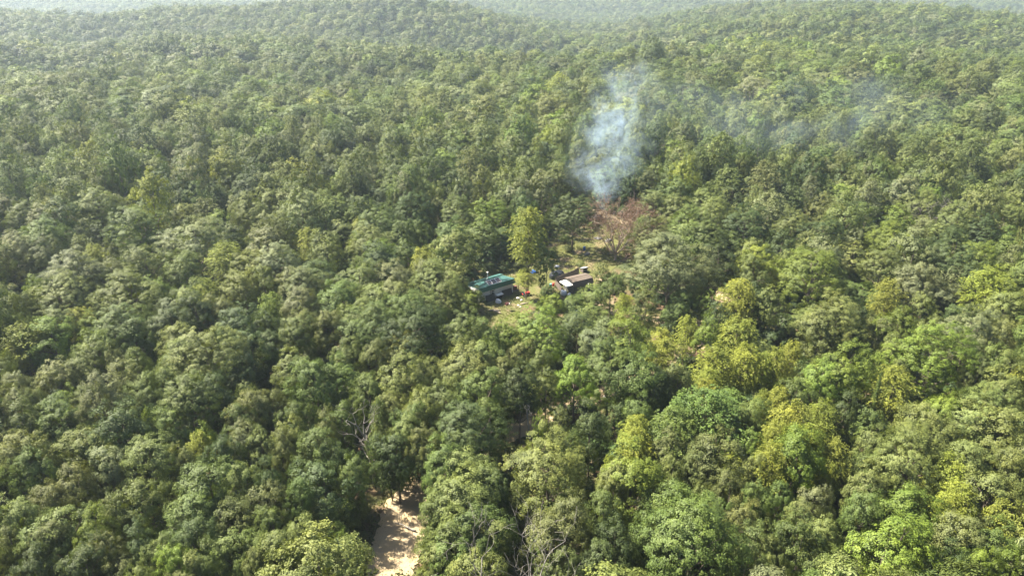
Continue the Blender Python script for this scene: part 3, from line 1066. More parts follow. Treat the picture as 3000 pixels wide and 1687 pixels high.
def instancer(name, rows, kind="stuff"):
    a = np.concatenate(rows) if isinstance(rows, list) else rows
    me = bpy.data.meshes.new(name)
    n = len(a)
    me.vertices.add(n)
    me.vertices.foreach_set("co", a[:, :3].astype(np.float32).ravel())
    me.attributes.new("rot", 'FLOAT', 'POINT').data.foreach_set("value", a[:, 3].astype(np.float32))
    me.attributes.new("scl", 'FLOAT_VECTOR', 'POINT').data.foreach_set("vector", a[:, 4:7].astype(np.float32).ravel())
    me.attributes.new("pick", 'INT', 'POINT').data.foreach_set("value", a[:, 7].astype(np.int32))
    me.attributes.new("tint", 'FLOAT_VECTOR', 'POINT').data.foreach_set("vector", a[:, 8:11].astype(np.float32).ravel())
    me.update()
    me.materials.append(M_LEAF)
    o = link(bpy.data.objects.new(name, me))
    ng = bpy.data.node_groups.new("scatter_" + name, 'GeometryNodeTree')
    ng.interface.new_socket("Geometry", in_out='INPUT', socket_type='NodeSocketGeometry')
    ng.interface.new_socket("Geometry", in_out='OUTPUT', socket_type='NodeSocketGeometry')
    gi = ng.nodes.new("NodeGroupInput")
    go = ng.nodes.new("NodeGroupOutput")
    mp = ng.nodes.new("GeometryNodeMeshToPoints")
    ip = ng.nodes.new("GeometryNodeInstanceOnPoints")
    ci = ng.nodes.new("GeometryNodeCollectionInfo")
    ci.inputs["Collection"].default_value = PROTO
    ci.inputs["Separate Children"].default_value = True
    ci.inputs["Reset Children"].default_value = True
    ip.inputs["Pick Instance"].default_value = True

    def attr(nm, t):
        q = ng.nodes.new("GeometryNodeInputNamedAttribute")
        q.data_type = t
        q.inputs["Name"].default_value = nm
        return q.outputs["Attribute"]
    cx = ng.nodes.new("ShaderNodeCombineXYZ")
    ng.links.new(attr("rot", 'FLOAT'), cx.inputs[2])
    ng.links.new(gi.outputs[0], mp.inputs[0])
    ng.links.new(mp.outputs[0], ip.inputs["Points"])
    ng.links.new(ci.outputs[0], ip.inputs["Instance"])
    ng.links.new(attr("pick", 'INT'), ip.inputs["Instance Index"])
    ng.links.new(cx.outputs[0], ip.inputs["Rotation"])
    ng.links.new(attr("scl", 'FLOAT_VECTOR'), ip.inputs["Scale"])
    ng.links.new(ip.outputs[0], go.inputs[0])
    md = o.modifiers.new("scatter", 'NODES')
    md.node_group = ng
    tag(o, kind=kind)
    return o


instancer("forest", pts)
print("forest trees", sum(len(p) for p in pts), "single", len(single), "rest", len(rest), count)

# low growth under the near trees
X, Y = jitter_grid(30, 260, 3.3, 25)
k = free_ground(X, Y, 0.9)
X, Y = X[k], Y[k]
R = rng.uniform(1.0, 2.4, len(X))
H = R * rng.uniform(1.1, 2.0, len(X))
k = ~blocks_view(X, Y, R, H)
X, Y, R, H = X[k], Y[k], R[k], H[k]
n = len(X)
col = np.array([(0.045, 0.07, 0.022), (0.07, 0.085, 0.03), (0.09, 0.13, 0.03), (0.06, 0.10, 0.03)])[rng.integers(0, 4, n)] * rng.uniform(0.8, 1.15, (n, 1))
instancer("undergrowth", np.column_stack([X, Y, np.full(n, -0.05), rng.uniform(0, 6.28, n), R / 2.0, R / 2.0, H / 3.6, I_BUSH + rng.integers(0, N_BUSH, n), col]))

# ------------------------------------------------------------------ dead trees
def grow(mb, p, d, ln, r, depth, rng, sides=5, gnarl=0.25, tips=None, up=0.12, split=0.62, minr=0.012):
    segs = 4
    path, rad = [Vector(p)], [r]
    d = Vector(d).normalized()
    for s in range(segs):
        d = (d + Vector(rng.normal(0, gnarl, 3)) + Vector((0, 0, up))).normalized()
        path.append(path[-1] + d * ln / segs)
        rad.append(max(minr, r * (1 - 0.42 * (s + 1) / segs)))
    mb.tube(path, rad, sides, cap=False)
    if tips is not None:
        tips.append(path[-1])
        tips.append(path[2])
    if depth <= 0:
        return
    nb = 2 if rng.random() < 0.6 else 3
    for k in range(nb):
        q = Vector(rng.normal(0, 1, 3))
        q = (q - d * q.dot(d)).normalized()
        nd = (d * split + q * rng.uniform(0.45, 0.85)).normalized()
        src = path[-1] if k < 2 else path[rng.integers(1, segs)]
        grow(mb, src, nd, ln * rng.uniform(0.62, 0.86), rad[-1] * (0.9 if k == 0 else 0.7), depth - 1, rng, max(3, sides - 1), gnarl, tips, up, split, minr)


def dead_tree(name, foot, top_h, r0, seed, label, mat=M_DEADWOOD, depth=4, lean=(0, 0), spread=0.6, trunk_share=0.45, side_limbs=4, gnarl=0.22, dist_scale=1.0):
    rng = np.random.default_rng(seed)
    e = empty(name, (foot[0], foot[1], 0))
    mb = MB()
    th = top_h * trunk_share
    path = [Vector((0, 0, -0.2)), Vector((0, 0, th * 0.3)), Vector((lean[0] * 0.5, lean[1] * 0.5, th * 0.65)), Vector((lean[0], lean[1], th))]
    mb.tube(path, [r0 * 1.35, r0, r0 * 0.85, r0 * 0.7], 7, cap=False)
    mb.build("trunk", mat, e, True)
    k = 3
    for i in range(k):
        b = MB()
        a = rng.uniform(0, 6.28) if i else 0
        d = Vector((math.cos(a) * spread, math.sin(a) * spread, 1.0)) if i else Vector((lean[0] * 0.1, lean[1] * 0.1, 1))
        grow(b, path[-1], d, top_h * (1 - trunk_share) * (0.55 if i == 0 else 0.45), r0 * (0.62 if i == 0 else 0.45), depth, rng, 5, gnarl)
        b.build("limb", mat, e, True)
    for i in range(side_limbs):
        b = MB()
        t = rng.uniform(0.35, 0.95)
        a = rng.uniform(0, 6.28)
        src = path[0].lerp(path[-1], t)
        grow(b, src, Vector((math.cos(a), math.sin(a), 0.35)), top_h * 0.22, r0 * 0.32, max(1, depth - 2), rng, 4, gnarl)
        b.build("limb", mat, e, True)
    tag(e, label, "dead tree", "bare dead trees")
    return e


def height_at(foot, px, py):
    d = ray(px, py)
    return CAM_Z + d.z * (foot.y / d.y)


for i, (fx, fy, tx, ty, r0, sp, share, nl, lab) in enumerate([
    (1097, 1412, 1064, 1191, 0.20, 0.45, 0.62, 9, "tall bare grey snag rising from dark ground left of the sandy road"),
    (1440, 1930, 1452, 1592, 0.20, 0.9, 0.40, 2, "smaller of two bleached bare trees at bottom edge, right of the road"),
    (1506, 1950, 1530, 1588, 0.26, 1.2, 0.35, 2, "spreading bleached bare tree with arching limbs at the bottom edge"),
    (1553, 1330, 1534, 1187, 0.15, 0.35, 0.80, 3, "thin dark bare trunk beside the road bend near the centre"),
    (2262, 800, 2253, 722, 0.17, 0.5, 0.55, 4, "grey snag behind leaning branches, halfway to right edge"),
    (2706, 735, 2702, 606, 0.16, 0.9, 0.40, 3, "bare branching tree standing in crowns above the right-hand slope"),
    (2698, 905, 2705, 832, 0.15, 0.8, 0.45, 3, "bare forked tree beside the yellow-green trees, right of the rusty cedar"),
    (2268, 1000, 2272, 930, 0.14, 0.5, 0.50, 4, "short pale snag with two prongs left of the dark cedar"),
    (1372, 1215, 1371, 1142, 0.13, 0.7, 0.45, 3, "gnarled grey stub between crowns above the road bend"),
    (1444, 1075, 1446, 1010, 0.13, 0.8, 0.45, 3, "bare twiggy tree top among light olive crowns below the cabin"),
    (206, 1545, 200, 1428, 0.14, 0.8, 0.40, 3, "thin bare branches poking through olive crowns near the bottom left"),
    (842, 1330, 838, 1262, 0.12, 0.7, 0.45, 3, "bare twigs above brownish crowns left of the tall grey snag"),
    (2600, 1420, 2590, 1335, 0.13, 0.8, 0.45, 3, "pale bare limbs among light olive crowns, lower right"),
]):
    foot = at(fx, fy)
    h = max(5.0, height_at(foot, tx, ty))
    sx = (tx - fx) * depth_of(foot) / FPX * 0.5
    dead_tree("dead_tree", foot, h, r0, 40 + i, lab, lean=(sx, 0), spread=sp, trunk_share=share, side_limbs=nl, depth=4 if sp > 0.6 else 3)

# the brown tree whose leaves have died on the branches
def brown_tree(foot, h, R, seed, label, n_leaf=26):
    rng = np.random.default_rng(seed)
    e = empty("withered_tree", (foot.x, foot.y, 0))
    tips = []
    t = MB()
    t.tube([(0, 0, -0.2), (0.1, 0, 0.6), (0.05, 0.1, 1.6)], [0.34, 0.26, 0.22], 7, cap=False)
    t.build("trunk", M_BROWNWOOD, e, True)
    for i in range(13):
        b = MB()
        a = i * 2.4 + rng.uniform(-0.3, 0.3)
        flat = 0.25 if i < 2 else rng.uniform(0.6, 1.25)
        d = Vector((math.cos(a) * flat, math.sin(a) * flat, 1.0 if i % 3 else 0.35))
        grow(b, Vector((0, 0, rng.uniform(1.0, 1.6))), d, h * 0.40, 0.14, 3, rng, 4, 0.20, tips, 0.05)
        b.build("limb", M_DEADWOOD if i < 2 else M_BROWNWOOD, e, True)
    tp = np.array([list(q) for q in tips])
    keep = rng.random(len(tp)) < 0.62
    tp = tp[keep]
    pos = np.repeat(tp, n_leaf, 0) + rng.normal(0, 0.34, (len(tp) * n_leaf, 3))
    P = leaf_quads(pos, rng.normal(0, 1, pos.shape) + np.array([0, 0, 0.5]), 0.24, rng, 0.5)
    T = np.clip(rng.normal(0.45, 0.22, len(P)), 0, 1)
    c = link(bpy.data.objects.new("crown", quads_mesh("withered_leaves", P, (M_LEAF,), {"vary": T})), e)
    c["tint"] = [0.125, 0.074, 0.054]
    tag(e, label, "tree")
    return e


bt = at(1802, 762)
brown_tree(bt, height_at(bt, 1800, 622) * 1.22, 6.5, 77, "withered reddish-brown tree with bare limbs beside the smoke, behind the shed")
b2 = at(1868, 700)
t2 = brown_tree(b2, 8.0, 3.0, 78, "small withered brown tree behind the large withered one, under the smoke")

# shrubs standing singly in the clearing
for i, (px, py, w, tone, lab) in enumerate([
    (1655, 712, 34, 'G', "green shrub under the dark oak left of the blue barrel"), (1690, 682, 28, 'D', "dark shrub in the grass behind the blue barrel"),
    (1618, 752, 34, 'G', "mid green shrub behind the car under the black tarp"), (1735, 668, 26, 'B', "bright green shrub left of the withered tree near the track"),
    (1772, 742, 26, 'Y', "yellowish shrub below the withered tree's trunk"), (1478, 796, 40, 'D', "dark shrub right behind the cabin roof's middle"),
    (1432, 800, 42, 'D', "dark shrub behind the cabin roof's left end, by the stovepipe"), (1520, 790, 34, 'O', "brownish shrub behind the cabin roof's right end"),
    (1700, 784, 26, 'L', "olive shrub just behind the long board fence"),
    (1665, 738, 28, 'L', "olive shrub in the grass above the car under the black tarp"), (1838, 742, 36, 'O', "brownish shrub right of the withered tree's foot")]):
    p = at(px, py)
    Rm = w * depth_of(p) / FPX * 0.5
    e = empty("shrub", p, i * 1.3)
    c = bpy.data.objects.new("foliage", OAKS[i % len(OAKS)][0])
    hh = Rm * 1.5
    c.scale = (Rm / 5.0, Rm / 5.0, hh / 11.0)
    c.location = (0, 0, -3.2 * hh / 11.0)
    c["tint"] = list(TINT[tone])
    link(c, e)
    st = MB().tube([(0, 0, -0.1), (0.05, 0, hh * 0.35), (0.1, 0.05, hh * 0.7)], [0.06, 0.045, 0.02], 5).build("stem", M_BARK, e)
    tag(e, lab, "shrub", "shrubs in the clearing")

# ------------------------------------------------------------------ cabin
M_SIDING = solid("grey_siding", (0.56, 0.55, 0.53), (0.47, 0.46, 0.44), 0.75, 1.5)
M_GREENROOF = solid("green_metal_roof", (0.050, 0.125, 0.115), (0.066, 0.150, 0.138), 0.38, 0.8, metallic=0.25)
M_GREENTRIM = solid("green_metal_trim", (0.014, 0.085, 0.068), (0.018, 0.10, 0.08), 0.45, 0.8, metallic=0.2)
M_WHITE = solid("white_paint", (0.78, 0.77, 0.74), (0.68, 0.67, 0.64), 0.5, 2.0)
M_DARKTRIM = solid("brown_window_casing", (0.12, 0.085, 0.06), None, 0.7)
M_GLASS, _nt, _o = new_mat("window_glass")
_g = N(_nt, "ShaderNodeBsdfPrincipled")
_g.inputs["Base Color"].default_value = (0.02, 0.025, 0.03, 1)
_g.inputs["Roughness"].default_value = 0.08
L(_nt, _g.outputs[0], _o.inputs["Surface"])
M_CELL = solid("solar_cells", (0.095, 0.080, 0.082), (0.12, 0.10, 0.10), 0.25, 3.0)
M_ALU = solid("aluminium_frame", (0.72, 0.71, 0.70), (0.6, 0.6, 0.6), 0.4, 2.0, metallic=0.3)
M_STEEL = solid("galvanised_pipe", (0.52, 0.54, 0.54), (0.38, 0.40, 0.40), 0.45, 4.0, metallic=0.4)
M_BLACK = solid("black_plastic", (0.012, 0.014, 0.022), (0.022, 0.024, 0.032), 0.4, 3.0)
M_REDWOOD = solid("dark_red_stain", (0.13, 0.04, 0.03), (0.08, 0.03, 0.025), 0.7, 3.0)
M_WOOD = solid("weathered_boards", (0.155, 0.125, 0.105), (0.085, 0.068, 0.058), 0.9, 3.0, bump=0.3, stretch=(4, 4, 0.5))
M_SHINGLE = solid("brown_shingles", (0.110, 0.084, 0.062), (0.065, 0.050, 0.040), 0.9, 5.0, bump=0.3)
M_DARKWALL = solid("charcoal_wall", (0.060, 0.062, 0.062), (0.10, 0.10, 0.095), 0.85, 2.0, stretch=(5, 5, 0.5))
M_PLY = solid("raw_plywood", (0.42, 0.33, 0.22), (0.33, 0.25, 0.16), 0.8, 2.0)
M_TARP = solid("black_tarp", (0.016, 0.018, 0.024), (0.030, 0.034, 0.042), 0.32, 2.0)
M_BLUE = solid("blue_tarp", (0.025, 0.09, 0.30), (0.03, 0.11, 0.36), 0.4, 2.0)
M_WHITETARP = solid("white_sheet_plastic", (0.72, 0.73, 0.75), (0.60, 0.62, 0.66), 0.5, 2.5)
M_RED = solid("red_paint", (0.42, 0.035, 0.03), (0.30, 0.03, 0.025), 0.45, 3.0)
M_TEAL = solid("teal_plastic", (0.12, 0.36, 0.36), None, 0.45, 2.0)
M_LOG = solid("split_log", (0.42, 0.35, 0.26), (0.25, 0.19, 0.13), 0.85, 3.0)
M_ROCK = solid("pale_limestone", (0.52, 0.50, 0.46), (0.38, 0.36, 0.33), 0.9, 2.5, bump=0.4)
M_ASH = solid("grey_rubble", (0.13, 0.125, 0.12), (0.06, 0.057, 0.055), 0.9, 2.5, bump=0.5)

A, B = at(1405, 887), at(1502, 857)
ang = math.atan2(B.y - A.y, B.x - A.x)
HL, HD = 7.9, 4.1
cab = empty("cabin", (A.x, A.y, 0), ang)
tag(cab, "grey cabin with green metal roof at the edge of a small clearing", "cabin")
MB().prism([(0, 0, 0.12), (0, HD, 0.12), (0, HD, 2.28), (0, 0, 2.90)], (HL, 0, 0)).build("wall", M_SIDING, cab)
MB().box(-0.02, HL + 0.02, 0.02, HD - 0.02, -0.05, 0.14).build("footing", M_ASH, cab)
roof = MB().slab([(-0.4, -0.30, 3.02), (HL + 0.35, -0.30, 3.02), (HL + 0.35, HD + 0.35, 2.30), (-0.4, HD + 0.35, 2.30)], 0.06).build("roof", M_GREENROOF, cab)
k = 0
xx = -0.38
while xx < HL + 0.34:
    s = MB().slab([(xx, -0.29, 3.055), (xx + 0.05, -0.29, 3.055), (xx + 0.05, HD + 0.34, 2.335), (xx, HD + 0.34, 2.335)], 0.032).build("seam", M_GREENROOF, roof)
    xx += 0.46
MB().slab([(-0.42, HD - 0.45, 2.60), (HL + 0.37, HD - 0.45, 2.60), (HL + 0.37, HD + 0.75, 2.36), (-0.42, HD + 0.75, 2.36)], 0.05).build("rear_roof_strip", M_GREENROOF, cab)
MB().slab([(-0.41, -0.46, 2.16), (HL + 0.36, -0.46, 2.16), (HL + 0.36, -0.31, 3.06), (-0.41, -0.31, 3.06)], 0.05).build("roof_skirt", M_GREENTRIM, cab)
MB().quad_box([(-0.47, -0.46, 2.14), (-0.42, -0.46, 2.14), (-0.42, HD + 0.3, 2.14), (-0.47, HD + 0.3, 2.14), (-0.47, -0.33, 3.03), (-0.42, -0.33, 3.03), (-0.42, HD + 0.3, 2.33), (-0.47, HD + 0.3, 2.33)]).build("gable_trim", M_WHITE, cab)
for xq in (0.0, HL):
    MB().box(xq - 0.05, xq + 0.05, -0.03, 0.06, 0.13, 2.2).build("corner_trim", M_WHITE, cab)


def window(parent, x, z0, z1, w, y=0.0):
    wn_ = MB()
    fr = 0.10
    wn_.box(x - w / 2 - fr, x + w / 2 + fr, y - 0.05, y - 0.002, z1, z1 + fr)
    wn_.box(x - w / 2 - fr, x + w / 2 + fr, y - 0.05, y - 0.002, z0 - fr, z0)
    wn_.box(x - w / 2 - fr, x - w / 2, y - 0.05, y - 0.002, z0, z1)
    wn_.box(x + w / 2, x + w / 2 + fr, y - 0.05, y - 0.002, z0, z1)
    o = wn_.build("window", M_DARKTRIM, parent)
    f = 0.075
    g = MB()
    g.box(x - w / 2, x + w / 2, y - 0.075, y - 0.01, z1 - f, z1)
    g.box(x - w / 2, x + w / 2, y - 0.075, y - 0.01, z0, z0 + f)
    g.box(x - w / 2, x - w / 2 + f, y - 0.075, y - 0.01, z0 + f, z1 - f)
    g.box(x + w / 2 - f, x + w / 2, y - 0.075, y - 0.01, z0 + f, z1 - f)
    g.box(x - w / 2 + f, x + w / 2 - f, y - 0.075, y - 0.01, (z0 + z1) / 2 - 0.03, (z0 + z1) / 2 + 0.03)
    g.build("frame", M_WHITE, o)
    for zz0, zz1 in ((z0 + f, (z0 + z1) / 2 - 0.03), ((z0 + z1) / 2 + 0.03, z1 - f)):
        MB().box(x - w / 2 + f, x + w / 2 - f, y - 0.035, y - 0.012, zz0, zz1).build("pane", M_GLASS, o)
    return o


window(cab, 3.05, 0.98, 1.86, 0.78)
door = MB().box(HL - 0.02, HL + 0.03, 0.9, 1.8, 0.15, 2.1).build("door", M_WHITE, cab)
MB().box(HL + 0.03, HL + 0.08, 1.0, 1.08, 1.05, 1.12).build("handle", M_STEEL, door)
ch = MB().tube([(4.7, HD - 0.15, 2.3), (4.7, HD - 0.15, 3.75)], [0.10, 0.10], 10).build("stovepipe", M_STEEL, cab)
MB().lathe([(0.17, 3.78), (0.19, 3.84), (0.05, 3.95)], 4.7, HD - 0.15, 10).build("cap", M_WHITE, ch)
for sx in (-0.7, 0.7):
    MB().tube([(4.7, HD - 0.15, 3.2), (4.7 + sx, HD - 0.9, 2.46)], [0.015, 0.015], 4).build("guy_wire", M_STEEL, ch)
deck = MB().box(HL + 0.1, HL + 1.7, 0.1, 2.6, 0.02, 0.16).build("porch_deck", M_WOOD, cab)
for px_ in (HL + 0.2, HL + 0.9, HL + 1.6):
    MB().box(px_ - 0.05, px_ + 0.05, 0.12, 0.2, 0.16, 1.0).build("rail_post", M_REDWOOD, deck)
for zq in (0.45, 0.92):
    MB().box(HL + 0.14, HL + 1.66, 0.205, 0.25, zq, zq + 0.09).build("rail", M_REDWOOD, deck)
MB().box(HL + 0.75, HL + 1.5, 0.5, 1.1, 0.17, 0.85).build("porch_seat", M_REDWOOD, deck)


def local(e, x, y, z=0.0):
    return Matrix.Translation(e.location) @ Matrix.Rotation(e.rotation_euler.z, 4, 'Z') @ Vector((x, y, z))


# three propped solar panels on the roof
slope = (2.30 - 3.02) / (HD + 0.65)
for i in range(3):
    x0 = 2.25 + i * 1.02
    q = local(cab, x0, 0.05)
    e = empty("solar_panel", (q.x, q.y, 3.03 + slope * 0.35 + 0.06), ang)
    tag(e, "brown solar panel in white frame on green roof, " + ("left of three" if i == 0 else "middle of three" if i == 1 else "right of three"), "solar panel", "solar panels on the cabin roof")
    dy, dz = 1.10, 0.50

    def on(x, t, off=0.0):
        nrm = Vector((0, -dz, dy)).normalized()
        v = Vector((x, dy * t, dz * t)) + nrm * off
        return tuple(v)
    MB().slab([on(0.05, 0.04, 0.03), on(0.95, 0.04, 0.03), on(0.95, 0.96, 0.03), on(0.05, 0.96, 0.03)], 0.03).build("cell_sheet", M_CELL, e)
    fr = MB()
    for a0, a1, b0, b1 in ((0, 1.0, 0, 0.045), (0, 1.0, 0.955, 1.0), (0, 0.05, 0.045, 0.955), (0.95, 1.0, 0.045, 0.955)):
        fr.slab([on(a0, b0, 0.045), on(a1, b0, 0.045), on(a1, b1, 0.045), on(a0, b1, 0.045)], 0.06)
    fr.build("frame", M_ALU, e)
    for xs in (0.15, 0.85):
        MB().tube([on(xs, 0.97, -0.02), (xs, 1.75, slope * 1.75 + 0.0)], [0.02, 0.02], 4).build("prop", M_ALU, e)

# things along the cabin wall
def leaning_panel(x0, x1, h, label):
    q = local(cab, x0, -0.75)
    e = empty("black_panel", (q.x, q.y, 0), ang)
    w = x1 - x0
    MB().slab([(0, 0, 0.02), (w, 0, 0.02), (w, 0.42, h), (0, 0.42, h)], 0.05).build("sheet", M_BLACK, e)
    f = MB()
    f.slab([(-0.02, -0.012, 0.0), (w + 0.02, -0.012, 0.0), (w + 0.02, 0.008, 0.06), (-0.02, 0.008, 0.06)], 0.03)
    f.slab([(-0.02, 0.40, h - 0.05), (w + 0.02, 0.40, h - 0.05), (w + 0.02, 0.42, h + 0.01), (-0.02, 0.42, h + 0.01)], 0.03)
    f.build("edge", M_BLACK, e)
    tag(e, label, "panel", "black panels along the cabin")


leaning_panel(1.15, 3.25, 1.25, "large black panel leaning on cabin wall below the window's left side")
leaning_panel(5.05, 7.35, 1.30, "large black panel leaning on cabin wall near the porch")
q = local(cab, 3.5, -1.0)
e = empty("work_table", (q.x, q.y, 0), ang)
tag(e, "white-topped table against cabin wall between the black panels", "table")
MB().slab([(0, -0.05, 0.86), (1.5, -0.05, 0.90), (1.5, 0.75, 0.93), (0, 0.75, 0.89)], 0.05).build("tabletop", M_WHITE, e)
for lx, ly in ((0.06, 0.02), (1.42, 0.02), (0.06, 0.66), (1.42, 0.66)):
    MB().box(lx - 0.03, lx + 0.03, ly - 0.03, ly + 0.03, 0, 0.84).build("leg", M_WOOD, e)
q = local(cab, 3.75, -0.85)
e = empty("storage_box", (q.x, q.y, 0), ang)
tag(e, "dark storage box under the white-topped table", "box")
MB().box(0, 1.0, 0, 0.5, 0, 0.45).build("body", M_BLACK, e)
MB().box(-0.02, 1.02, -0.02, 0.52, 0.45, 0.52).build("lid", M_BLACK, e)


def lumpy(name, mat, loc, rx, ry, rz, seed, label, cat, group=None, flat=0.0, rot=0.0, subdiv=3, rough=0.18):
    """a heap, rock or draped cover: a displaced half-ellipsoid resting on the ground"""
    rr = np.random.default_rng(seed)
    bm = bmesh.new()
    bmesh.ops.create_icosphere(bm, subdivisions=subdiv, radius=1.0)
    ph = rr.uniform(0, 6.28, 6)
    for v in bm.verts:
        c = v.co
        n = math.sin(c.x * 3.1 + ph[0]) * math.cos(c.y * 2.7 + ph[1]) + 0.6 * math.sin(c.z * 4.3 + c.x * 2 + ph[2]) + 0.45 * math.sin(c.y * 6.1 + c.x * 5.0 + ph[3])
        c *= 1 + rough * n * 0.5
        if flat:
            m = max(abs(c.x), abs(c.y))
            c.x += (math.copysign(m, c.x) - c.x) * flat * 0.35
            c.y += (math.copysign(m, c.y) - c.y) * flat * 0.35
            c.z = min(c.z, 0.78 + 0.1 * n)
        v.co = Vector((c.x * rx, c.y * ry, max(c.z, -0.25) * rz + 0.02))
    me = bpy.data.meshes.new(name)
    bm.to_mesh(me)
    bm.free()
    me.polygons.foreach_set("use_smooth", [True] * len(me.polygons))
    me.materials.append(mat)
    o = link(bpy.data.objects.new(name, me))
    o.location = (loc[0], loc[1], 0)
    o.rotation_euler = (0, 0, rot)
    tag(o, label, cat, group)
    return o


lumpy("white_tarp", M_WHITETARP, at(1460, 886), 0.55, 0.5, 0.75, 3, "crumpled white plastic tarp in front of the white-topped table", "tarp", rough=0.35)

# feeder on a post in the yard
q = at(1485, 909)
e = empty("bird_feeder", q, ang)
tag(e, "dark red feeder box on a thin post in the cabin yard", "feeder")
MB().box(-0.035, 0.035, -0.035, 0.035, 0, 1.15).build("post", M_WOOD, e)
MB().box(-0.28, 0.28, -0.22, 0.22, 1.15, 1.45).build("box", M_REDWOOD, e)
MB().prism([(-0.34, -0.30, 1.452), (-0.34, 0.30, 1.452), (-0.34, 0.0, 1.70)], (0.68, 0, 0)).build("roof", M_REDWOOD, e)
MB().slab([(0.29, -0.2, 1.16), (0.55, -0.2, 1.35), (0.55, 0.0, 1.35), (0.29, 0.0, 1.16)], 0.03).build("perch", M_WHITE, e)

# logs and stones in the yard
for i, (px, py, ln, rz, lab) in enumerate([
    (1442, 910, 1.5, 0.15, "longest pale log of the pile in front of the cabin yard"), (1456, 911, 1.3, 0.05, "pale split log lying in the middle of the yard pile"),
    (1455, 915, 1.2, -0.35, "darker log crossing under the yard log pile"), (1463, 918, 0.7, -0.7, "short white log end nearest the trees below the yard"),
    (1537, 891, 1.6, 0.35, "pale log at the rim of the round bare patch by the two-trunk tree")]):
    p = at(px, py)
    m = MB()
    m.tube([(-ln / 2, 0, 0.14), (0, 0.03, 0.16), (ln / 2, 0, 0.14)], [0.13, 0.14, 0.12], 8)
    o = m.build("log", M_LOG, None, True)
    o.location = (p.x, p.y, 0)
    o.rotation_euler = (0, 0, rz)
    tag(o, lab, "log", "logs lying in the yard")
for i, (px, py, r, lab) in enumerate([
    (1519, 874, 0.42, "largest pale stone beside the two-trunk tree in the yard"), (1528, 880, 0.34, "pale stone just below the largest one by the two-trunk tree"),
    (1519, 895, 0.30, "pale stone at the edge of the round bare patch in the yard"), (1525, 899, 0.22, "smallest pale stone by the round bare patch"),
    (2120, 938, 0.55, "white limestone block among yellow-green trees right of the shed"), (2136, 942, 0.40, "smaller white limestone block beside the larger one, right of shed"),
    (1775, 1165, 0.5, "pale boulder on the road in a gap between crowns"), (2093, 848, 0.5, "pale stone at the sunlit gap halfway to the right edge")]):
    lumpy("stone", M_ROCK, at(px, py), r, r * 0.8, r * 0.7, 20 + i, lab, "stone", "pale stones", rot=i * 0.9, subdiv=2, rough=0.3)

# garden tractor by the two-trunk tree
q = at(1541, 866)
e = empty("garden_tractor", q, 0.3)
tag(e, "red garden tractor with black wheels behind the two-trunk tree", "tractor")
MB().box(-0.1, 0.75, -0.26, 0.26, 0.35, 0.75).build("hood", M_RED, e)
MB().box(-0.75, -0.1, -0.36, 0.36, 0.35, 0.48).build("fender", M_RED, e)
MB().box(-0.62, -0.2, -0.2, 0.2, 0.48, 0.62).box(-0.68, -0.6, -0.2, 0.2, 0.5, 0.95).build("seat", M_BLACK, e)
MB().tube([(0.0, 0, 0.7), (-0.15, 0, 1.0)], [0.03, 0.03], 5).tube([(-0.13, -0.18, 0.98), (-0.26, 0.0, 1.03), (-0.13, 0.18, 0.98)], [0.02, 0.02, 0.02], 5).build("steering_wheel", M_BLACK, e)
for wx, wy, r in ((-0.45, -0.42, 0.30), (-0.45, 0.42, 0.30), (0.55, -0.36, 0.22), (0.55, 0.36, 0.22)):
    wl = MB().tube([(wx, wy - 0.1, r), (wx, wy + 0.1, r)], [r, r], 14).build("wheel", M_BLACK, e)
    MB().tube([(wx, wy - 0.115, r), (wx, wy + 0.115, r)], [r * 0.45, r * 0.45], 10).build("rim", M_WHITE, wl)
lumpy("round_tub", M_BLACK, at(1531, 862), 0.42, 0.42, 0.5, 61, "black round tub left of the red garden tractor", "tub", rough=0.08)
lumpy("blue_tarp", M_BLUE, at(1562, 799), 0.6, 0.5, 0.5, 9, "bright blue tarp heap behind the yellow tree by the cabin", "tarp", rough=0.4)

# ------------------------------------------------------------------ shed and its yard
A2, B2 = at(1680, 863), at(1740, 848)
ang2 = math.atan2(B2.y - A2.y, B2.x - A2.x)
SL, SD = 4.6, 3.5
sh = empty("shed", (A2.x, A2.y, 0), ang2)
tag(sh, "charcoal barn-roofed shed with brown shingles and a white awning sheet", "shed")
prof = [(0, 0.02), (SD, 0.02), (SD, 1.70), (SD - 0.38, 2.42), (SD / 2, 2.68), (0.38, 2.42), (0, 1.70)]
MB().prism([(0.0, y, z) for y, z in prof], (SL, 0, 0)).build("wall", M_DARKWALL, sh)
pr = [(-0.14, 1.62), (0.36, 2.48), (SD / 2, 2.76), (SD - 0.36, 2.48), (SD + 0.14, 1.62)]
for (y0, z0), (y1, z1), nm in ((pr[0], pr[1], "lower_roof_slope"), (pr[1], pr[2], "upper_roof_slope"), (pr[2], pr[3], "upper_roof_slope"), (pr[3], pr[4], "lower_roof_slope")):
    MB().slab([(-0.15, y0, z0), (SL + 0.15, y0, z0), (SL + 0.15, y1, z1), (-0.15, y1, z1)], 0.05).build(nm, M_SHINGLE, sh)
MB().box(-0.16, SL + 0.16, SD / 2 - 0.09, SD / 2 + 0.09, 2.745, 2.785).build("ridge_cap", M_SHINGLE, sh)
MB().box(-0.17, -0.152, 0.0, SD, 1.66, 1.74).build("gable_board", M_SHINGLE, sh)
for i in range(13):
    x = 0.12 + i * 0.37
    MB().box(x, x + 0.05, -0.03, -0.002, 0.05, 1.60).build("batten", M_DARKWALL, sh)
d2 = MB().box(2.0, 3.0, -0.05, -0.033, 0.06, 1.58).build("door", M_DARKWALL, sh)
MB().box(2.86, 2.92, -0.09, -0.052, 0.9, 1.1).build("handle", M_STEEL, d2)
MB().box(3.3, 3.36, -0.32, -0.10, 0.9, 1.7).build("downpipe", M_WHITE, sh)
